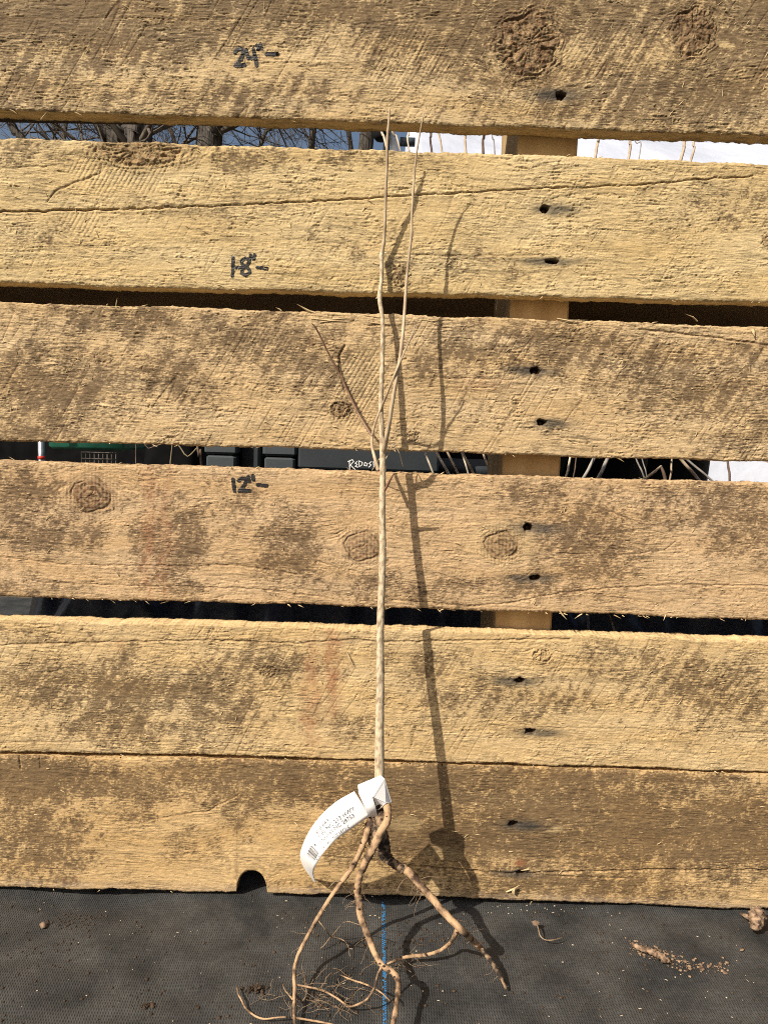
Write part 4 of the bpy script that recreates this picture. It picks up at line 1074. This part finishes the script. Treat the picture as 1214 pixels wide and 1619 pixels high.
def tote(x0, x1, y, depth, h, lip, mat, label, ribs=()):
    t = thing('storage_tote', label, 'tote', ((x0 + x1) / 2, y + depth / 2, 0))
    MB().box((x0 + .002, y + .002, .001), (x1 - .002, y + depth - .002, h - lip), .003).build('body', mat, t, smooth=False)
    MB().box((x0, y, h - lip + .0012), (x1, y + depth, h), .003).build('lid', mat, t, smooth=False)
    for rx in ribs: MB().box((rx - .004, y - .003, .05), (rx + .004, y + .0035, h - lip - .002), .001).build('rib', mat, t)
    return t
yT = .46
def X_at(px, py, y): return PY(px, py, y).x
zmid = PY(345, 722, yT).z
tote(X_at(323, 720, yT), X_at(375, 720, yT), yT, .30, zmid + .075, .073, M_TOTE, 'slate plastic tote left of the others behind the pallet, lid seam showing', ())
tote(X_at(377, 720, yT + .02), X_at(413, 720, yT + .02), yT + .02, .30, .44, .05, M_TOTED, 'narrow dark slate tote between two lighter slate totes', ())
zm2 = PY(440, 724, yT - .02).z
tote(X_at(415, 722, yT - .02), X_at(469, 722, yT - .02), yT - .02, .30, zm2 + .07, .069, M_TOTE, 'slate plastic tote with a lid seam beside the lettered panel', ())
# lettered box
yP = .44
xl, xr = X_at(471, 730, yP), X_at(694, 735, yP)
zlip = PY(600, 745, yP).z
t = thing('lettered_box', 'dark slate plastic box hand lettered in white behind the stem', 'box', ((xl + xr) / 2, yP + .15, 0))
MB().box((xl, yP, zlip), (xr, yP + .28, .46), .003).build('side_panel', M_TOTED, t, smooth=False)
MB().box((xl - .003, yP - .006, .002), (xr + .003, yP + .285, zlip - .0012), .003).build('base_rim', M_TOTE, t, smooth=False)
red = [[(75, 412), (79, 512)], [(62, 424), (104, 404), (116, 424), (84, 456), (130, 500)], [(150, 422), (130, 440), (150, 450), (132, 470), (156, 476)], [(166, 420), (171, 472), (196, 456), (201, 432), (164, 416)],
       [(222, 434), (218, 460), (240, 466), (248, 442), (226, 432)], [(286, 424), (264, 440), (284, 456), (262, 476)], [(305, 424), (309, 472)], [(326, 424), (331, 472)], [(326, 430), (350, 424)], [(328, 450), (346, 446)], [(331, 472), (354, 466)]]
pl = [[(lambda p: (p.x, p.z))(PY(540 + x / 6.07, 660 + y / 6.07, yP)) for x, y in q] for q in red]
stroke_sheet('hand_lettering', pl, .0014, lambda X, Z: X * 0 + yP, M_CHALK, t, step=.0003, lift=.0004, rag=.2)
# grey pot with a rounded rim right of it
yG = .50
c = PY(735, 742, yG)
t = thing('grey_planter', 'round dark grey planter behind the gap left of the upright stringer', 'planter', (c.x, yG + .15, 0))
MB().lathe([(.001, .001), (.115, .001), (.14, c.z - .012), (.15, c.z - .010), (.153, c.z + .004), (.147, c.z + .005), (.13, .06), (.001, .06)], (c.x, yG + .15, 0), 32).build('pot', M_TOTED, t)
# black pots on the right
for i, (px, y, r, hh) in enumerate(((935, .62, .13, .43), (1040, .80, .15, .42), (1110, .52, .10, .30))):
    c = PY(px, 745, y)
    if i == 2: continue
    t = thing('nursery_pot', ('black nursery pot just right of the upright stringer, bare whips in it', 'black nursery pot farther right, in front of white greenhouse film')[i], 'plant pot', (c.x, y + r, 0))
    MB().lathe([(.001, .001), (r * .82, .001), (r * .97, hh - .04), (r * 1.03, hh - .038), (r * 1.04, hh), (r * .98, hh)], (c.x, y + r, 0), 32).build('pot', M_BLACK, t)
    MB().lathe([(.001, hh - .03), (r * .97, hh - .032)], (c.x, y + r, 0), 32).build('potting_soil', M_SOIL, t)

# black heap put in for deep shade beyond the cart, then a tote
def heap(name, x0, x1, y0, y1, hh, seed, mat, label, cat):
    cx, cy, rx, ry = (x0 + x1) / 2, (y0 + y1) / 2, (x1 - x0) / 2, (y1 - y0) / 2
    fn = lambda X, Y: .002 + hh * np.clip(1 - np.abs((X - cx) / rx) ** 5, 0, 1) ** .5 * np.clip(1 - np.abs((Y - cy) / ry) ** 5, 0, 1) ** .5 * (1 + .16 * fbm(X * 6, Y * 6, seed, 4))
    o = grid_sheet(name, x0, x1, 70, y0, y1, 40, fn, mat, loc=(cx, cy, 0)); tag(o, label, cat)
heap('shade_backdrop', -1.9, -.14, 1.85, 2.5, .62, 81, M_SHADE, 'long black heap added in place of deep shade beyond the green cart', 'shade backdrop')
xa, xb = PY(700, 740, .80).x, PY(790, 740, .80).x
tote(xa - .04, xb + .10, .80, .35, .52, .06, M_BLACK, 'black tote behind the grey planter, left of the upright stringer', ())
# bare whips: short ones seen through the third gap
def s_(x, y): return 560 + x / 1.856, 680 + y / 1.856
W3 = [((208, 68), (232, 128), 3.2, 0), ((243, 70), (278, 130), 4.0, 0), ((277, 73), (305, 130), 3.6, 1), ((318, 75), (335, 130), 2.8, 0), ((322, 75), (352, 132), 3.6, 1), ((380, 75), (400, 132), 3.4, 1),
      ((632, 85), (620, 140), 3.6, 0), ((650, 85), (642, 138), 2.0, 3), ((700, 88), (672, 140), 5.2, 2), ((740, 88), (715, 140), 6.0, 2), ((828, 90), (850, 140), 2.6, 2), ((845, 90), (858, 140), 1.8, 2),
      ((900, 105), (846, 147), 4.6, 1), ((898, 104), (912, 148), 5.0, 3), ((930, 94), (925, 145), 2.8, 1), ((965, 95), (1012, 150), 5.0, 1), ((985, 95), (1050, 150), 3.6, 2), ((1095, 98), (1100, 152), 3.6, 3)]
ORD = ['first', 'second', 'third', 'fourth', 'fifth', 'sixth', 'seventh', 'eighth', 'ninth', 'tenth', 'eleventh', 'twelfth', 'thirteenth', 'fourteenth']
TONES = ['pale', 'tan', 'grey', 'dark brown']
cl, cr = 0, 0
for i, (a, b_, w, mt) in enumerate(W3):
    yy = (.355 if i < 6 else .42) + .03 * (i % 3)
    qa, qb = PY(*s_(*a), yy), PY(*s_(*b_), yy)
    d = qa - qb
    bent = i in (12, 13)
    up = qa + d * min(3.0, (.47 - qa.z) / max(d.z, .004)); lo = qb - d * min(4.0, (qb.z - .07) / max(d.z, .004))
    lo.y += .03
    pts = [lo, qb, qa] + ([] if bent else [up])
    r = w * .5 * (D + yy) / F / 1.0
    if i < 6: cl += 1; lb = f'{TONES[mt]} bare whip leaning behind the third gap, {ORD[cl-1]} right of the sapling stem'
    else: cr += 1; lb = f'{TONES[mt]} bare stick behind the third gap, {ORD[cr-1]} right of the upright stringer'
    o = MB().tube(pts, [r * 1.15, r, r, r * .7], 8, 5, .06).build('bare_whip', M_STICK[mt], loc=lo)
    tag(o, lb, 'sapling', 'bare whips bundled behind the pallet')
# tall whips seen through the top gap, fanning from behind the stringer
def s1(x, y): return 560 + x / 1.856, 150 + y / 1.856
W1 = [((80, 108), (98, 168), 3.6, 0), ((113, 108), (135, 168), 3.6, 0), ((160, 110), (162, 168), 2.6, 0), ((225, 113), (228, 172), 3.4, 3), ((248, 113), (258, 174), 3.0, 1), ((325, 118), (328, 177), 3.6, 1),
      ((380, 118), (378, 178), 4.2, 3), ((404, 120), (412, 177), 2.0, 2), ((440, 120), (443, 180), 3.0, 1), ((716, 132), (706, 186), 4.2, 1), ((808, 133), (803, 192), 4.0, 1), ((824, 138), (836, 178), 1.6, 2),
      ((968, 137), (955, 198), 4.4, 1), ((995, 138), (985, 198), 3.6, 1)]
for i, (a, b_, w, mt) in enumerate(W1):
    yy = .58 + .04 * (i % 4)
    qa, qb = PY(*s1(*a), yy), PY(*s1(*b_), yy)
    d = qa - qb
    foot = PY(815 + i * 5, 760, yy + .05); foot.z = .06
    hid = PY(800 + i * 6, 725, yy + .03)
    mid_ = PY(560 + (b_[0] / 1.856) * .75 + 260 * .25, 470, yy)
    up = qa + d * 2.2
    r = w * .5 * (D + yy) / F
    lb = f'{TONES[mt]} tall bare whip across the top gap, ' + (f'{ORD[i]} right of the sapling stem' if i < 9 else f'{ORD[i-9]} right of the upright stringer')
    o = MB().tube([foot, hid, mid_, qb, qa, up], [r * 1.5, r * 1.4, r * 1.2, r, r, r * .6], 8, 5, .05).build('bare_whip', M_STICK[mt], loc=foot)
    tag(o, lb, 'sapling', 'bare whips bundled behind the pallet')

# pole stand with pipe and cap by the top gap
t = thing('pipe_stand', 'white upright pipe with a black cap and dark cross tube, left of the white film', 'pipe stand', (PY(621, 220, 1.0).x, 1.0, 0))
q0, q1 = PY(619, 206, 1.0), PY(624, 242, 1.0)
dz = (q0 - q1) / (q0.z - q1.z)
MB().tube([q1 - dz * (q1.z - .0), q1, q0, q0 + dz * .16], [.0068, .0068, .0068, .0068], 14, 2).build('upright_pipe', M_WHITEPIPE, t)
qa, qb = PY(632, 224, 1.02), PY(656, 225, 1.02)
MB().tube([qa, qb], [.0085, .0085], 14, 1).build('cross_tube', M_SLATEPIPE, t)
qa, qb = PY(603, 200, .98), PY(603, 216, .98)
MB().lathe([(.001, -.012), (.010, -.012), (.0150, -.006), (.0165, .006), (.0165, .045), (.001, .045)], (qa.x, qa.y, PY(603, 219, .98).z + .008), 20).build('black_cap', M_BLACK, t)
qa = PY(613, 225, 1.03)
MB().box((qa.x - .009, qa.y - .006, .0), (qa.x + .004, qa.y + .01, qa.z + .12), .001).build('dark_post', M_BLACK, t)

# white greenhouse film over hoops
gx0, gy, R_ = PY(655, 228, 1.9).x, 3.55, 1.75
gh = thing('greenhouse_tunnel', 'low hoop greenhouse covered in bright white plastic film behind the pallet', 'greenhouse', (gx0 + 2.2, gy, 0))
nu, nv = 90, 40
V = []
for i in range(nu + 1):
    for j in range(nv + 1):
        a = math.pi * j / nv
        x = gx0 + 4.4 * i / nu
        rr = R_ * (1 + .006 * math.sin(x * 2 * math.pi / .9 + 1) + .016 * float(pn(x * 2.1 - a * 2, a * 3, 91)) + .014 * float(pn(x * 5 + a * 7, a * 2, 92)))
        V.append((x, gy - rr * math.cos(a), max(0, rr * math.sin(a) * 1.02)))
Fc = [(i * (nv + 1) + j, (i + 1) * (nv + 1) + j, (i + 1) * (nv + 1) + j + 1, i * (nv + 1) + j + 1) for i in range(nu) for j in range(nv)]
n0 = len(V); V.append((gx0, gy, .6)); V.append((gx0 + 4.4, gy, .6))
Fc += [(n0, j, j + 1) for j in range(nv)] + [(n0 + 1, nu * (nv + 1) + j + 1, nu * (nv + 1) + j) for j in range(nv)]
mesh_obj('plastic_cover', V, Fc, M_TARP, gh)
for k in range(5):
    x = gx0 + .02 + k * 1.09
    MB().tube([(x, gy - (R_ - .03) * math.cos(a), (R_ - .03) * math.sin(a)) for a in np.linspace(0, math.pi, 15)], [.014, .014], 8, 2).build('hoop', M_STEEL, gh)

# crumpled black plastic film on the ground behind the two lower gaps
def bag_h(X, Y):
    fx_ = ss(-.43, -.335, X) * (1 - ss(.56, .66, X)); fy_ = ss(.135, .24, Y) * (1 - ss(.35, .425, Y))  # right end drawn out in place of the dark shade there
    rid = 1 - np.abs(fbm(X * 7 + Y * 3, Y * 9 - X * 2, 60, 3)) * 2
    rid2 = 1 - np.abs(pn(X * 16 - Y * 9, Y * 14 + X * 8, 66)) * 2
    return .004 + fx_ * fy_ * (.165 + .050 * rid + .030 * rid2) + .014 * fx_ * fy_ * np.abs(pn(X * 38, Y * 30, 68))
o = grid_sheet('plastic_film', -.45, .68, 300, .125, .43, 90, bag_h, M_FILM, loc=(0, .35, 0))
tag(o, 'crumpled black plastic film heaped behind the two lower boards', 'plastic film')
# pale pole and grey cane low on the right
for (a, b_, w, mt, lb) in (((930, 968), (930, 1002), 4, M_STICK[2], 'short grey cane standing in the dark behind the fourth gap'), ((963, 972), (972, 1002), 4, M_STICK[0], 'short pale cane leaning in the dark behind the fourth gap')):
    qa, qb = PY(*a, .16), PY(*b_, .16)
    d = qa - qb
    o = MB().tube([qb - d * (qb.z / d.z), qb, qa, qa + d * .3], [w * .5 * .72 / F] * 2, 8, 2).build('cane', mt, loc=(qb.x, .16, 0)); tag(o, lb, 'cane')

# green garden cart, post and grass at the left of the third gap
yc = 1.15
qa, qb = PY(76, 696, yc), PY(197, 712, yc)
x0, x1, zb_ = qa.x, qb.x, PY(136, 711, yc).z
t = thing('garden_cart', 'green steel garden cart with dark wheels and a wire basket beneath', 'cart', ((x0 + x1) / 2, yc + .2, 0))
MB().box((x0, yc, zb_), (x1, yc + .5, zb_ + .16), .006).build('tray', M_GREEN, t)
for wx in (x0 + .08, x1 + .035):
    for wy in (yc + .03, yc + .42):
        v, f = tube_geo([(wx + .0, wy, .11), (wx, wy + .05, .11)], [.105, .105], 24, 1)
        MB().add(v, f).build('wheel', M_BLACK, t)
m = MB()
bx0, bx1 = PY(132, 716, yc).x, PY(186, 716, yc).x
for k in range(9):
    xx = bx0 + (bx1 - bx0) * k / 8
    m.tube([(xx, yc - .01, zb_ - .075), (xx, yc - .01, zb_ - .004)], [.0012, .0012], 5, 1)
for k in range(6):
    z_ = zb_ - .075 + .07 * k / 5
    m.tube([(bx0, yc - .012, z_), (bx1, yc - .012, z_)], [.0012, .0012], 5, 1)
m.build('wire_basket', M_TRUNK, t)
q0 = PY(66, 714, 1.1)
t = thing('metal_stake', 'slim galvanised stake with a red band beside the green cart', 'stake', (q0.x, q0.y, 0))
MB().tube([(q0.x, q0.y, 0), (q0.x, q0.y, q0.z + .12)], [.0068, .0068], 12, 1).build('pole', M_STEEL, t)
zr_ = PY(66, 723, 1.1).z
MB().tube([(q0.x, q0.y, zr_ - .004), (q0.x, q0.y, zr_ + .003)], [.0076, .0076], 12, 1).build('red_band', M_RED, t)
m = MB()
for k in range(2600):
    x = random.uniform(-1.25, -.80); y = random.uniform(1.35, 1.75)
    hh = random.uniform(.05, .14); a = random.uniform(0, 6.28); ln = random.uniform(.2, .7) * hh; w = random.uniform(.003, .006)
    dx, dy = math.cos(a) * ln, math.sin(a) * ln
    m.add([(x - w, y, -.03), (x + w, y, -.03), (x + dx * .5 + w * .7, y + dy * .5, hh * .65), (x + dx * .5 - w * .7, y + dy * .5, hh * .65), (x + dx, y + dy, hh)], [(0, 1, 2, 3), (3, 2, 4)])
o = m.build('grass', M_GRASS, loc=(-1, 1.5, 0)); tag(o, 'bright green grass growing beyond the green cart', 'grass', kind='stuff')
# dry blades and a tan cane left of the totes
for (a, m_, b_, w, mt, lb) in (((312, 700), (315, 722), (319, 745), 4.5, M_STICK[3], 'brown cane standing at the left side of the slate totes'),
                               ((312, 708), (297, 722), (270, 730), 2.6, M_BLADE, 'dry straw blade bending left of the brown cane'),
                               ((262, 700), (235, 709), (215, 714), 2, M_STICK[3], 'dark dry blade lying low right of the green cart')):
    pts = [PY(*q, .42) for q in (a, m_, b_)]
    e = pts[2] + (pts[2] - pts[1]) * .2; e.z = .03
    pts = pts + ([Vector((pts[2].x + .01, pts[2].y, .0))] if mt is not M_STICK[2] else [])
    o = MB().tube(pts, [w * .5 * .86 / F] * 2, 7, 5, .1).build('dry_straw' if mt is M_BLADE else 'cane', mt, loc=(pts[-1].x, pts[-1].y, 0)); tag(o, lb, 'cane' if mt is not M_BLADE else 'straw')
# sack between cart and totes, coloured near-black for the shade there
xa, xb = PY(200, 735, .62).x, PY(318, 735, .62).x
heap('sack', xa, xb, .62, .95, .40, 77, M_SHADE, 'dark sack slumped between the green cart and the totes', 'sack')

# ================================================================== BARE TREES
def frame_dir(d, ang, az):
    d = d.normalized(); a = d.cross(Vector((.3, .2, .9)));
    if a.length < 1e-3: a = Vector((1, 0, 0))
    a.normalize(); b2 = d.cross(a)
    return (d * math.cos(ang) + (a * math.cos(az) + b2 * math.sin(az)) * math.sin(ang)).normalized()
def grow(mb, p, d, L, r, lev, maxlev, rnd):
    n = 4; pts = [p]; q = p
    dd = d.copy()
    for i in range(n):
        dd = (dd + Vector((rnd.uniform(-1, 1), rnd.uniform(-1, 1), rnd.uniform(-.4, .9))) * .17).normalized()
        q = q + dd * L / n; pts.append(q)
    mb.tube(pts, [r, r * .45], 5 if lev < 2 else 3, 1, 0, False)
    if lev >= maxlev: return
    kids = rnd.randint(4, 6) if lev < 2 else rnd.randint(3, 5)
    for k in range(kids):
        f_ = rnd.uniform(.2, 1.0); i = min(int(f_ * n), n - 1)
        pp = pts[i].lerp(pts[i + 1], f_ * n - i) if f_ < 1 else pts[-1]
        grow(mb, pp, frame_dir((pts[i + 1] - pts[i]), rnd.uniform(.4, 1.0), rnd.uniform(0, 6.28)), L * rnd.uniform(.45, .72), r * rnd.uniform(.38, .55), lev + 1, maxlev, rnd)
def tree(px_lo, px_hi, wpx, Y, label, seed, height=8.5, lean=0):
    rnd = random.Random(seed)
    a = PY(px_lo, 235, Y); b_ = PY(px_hi, 195, Y)
    d = (b_ - a) / (b_.z - a.z)
    d = Vector((max(-.35, min(.35, d.x)), 0, 1))
    foot = Vector((a.x - d.x * a.z * .6, Y, -.03))
    r = wpx * .5 * (Y + D) / F * 1.03
    top = a + d * (height - a.z)
    t = thing('bare_tree', label, 'tree', foot, 'bare trees beyond the pallet')
    tp = [foot, foot.lerp(a, .5) + Vector((.02 * r, 0, 0)), a, b_, b_ + d * (height - b_.z) * .5 + Vector((rnd.uniform(-.2, .2), 0, 0)), top]
    m = MB(); m.tube(tp, [r * 1.5, r * 1.1, r, r * .97, r * .6, r * .12], 12, 3, .07, False)
    m.build('trunk', M_TRUNK, t)
    m = MB()
    nb_ = 15 if wpx > 10 else 12
    sp = spline(tp, 8)
    for k in range(nb_):
        f_ = rnd.uniform(.30, .97); p = Vector(sp[int(f_ * (len(sp) - 1))])
        an = rnd.uniform(0, 6.28)
        dirn = Vector((math.cos(an), math.sin(an) * .8, rnd.uniform(.1, .9))).normalized()
        grow(m, p, dirn, height * rnd.uniform(.16, .30) * (1.15 - f_ * .5), max(r * .28 * (1.25 - f_), .012), 0, 3, rnd)
    m.build('branches', M_BRANCH, t)
tree(186, 160, 24, 11.0, 'slim bare tree leaning left, just left of the thickest trunk', 3)
tree(218, 216, 42, 10.0, 'bare tree with the thickest trunk, seen through the top gap', 4, 9)
tree(331, 334, 38, 10.6, 'thick bare tree standing right of the thickest trunk', 5, 9)
tree(40, 18, 13, 12.0, 'thin bare tree leaning left at the far left of the top gap', 6, 8)
tree(492, 496, 10, 12.5, 'thin straight dark bare tree right of the two thick trunks', 8, 8)
tree(578, 584, 22, 14, 'bare tree behind the black pipe cap', 10, 8)
tree(410, 436, 6, 14, 'very thin bare tree leaning right beyond the thick trunks', 12, 7.5)
tree(100, 104, 7, 15, 'very thin bare tree between the leaning trunks at far left', 13, 8)
tree(555, 545, 7, 15, 'very thin bare tree just left of the pipe stand', 14, 8)
tree(280, 262, 6, 16, 'very thin bare tree between the two thick trunks', 15, 8)
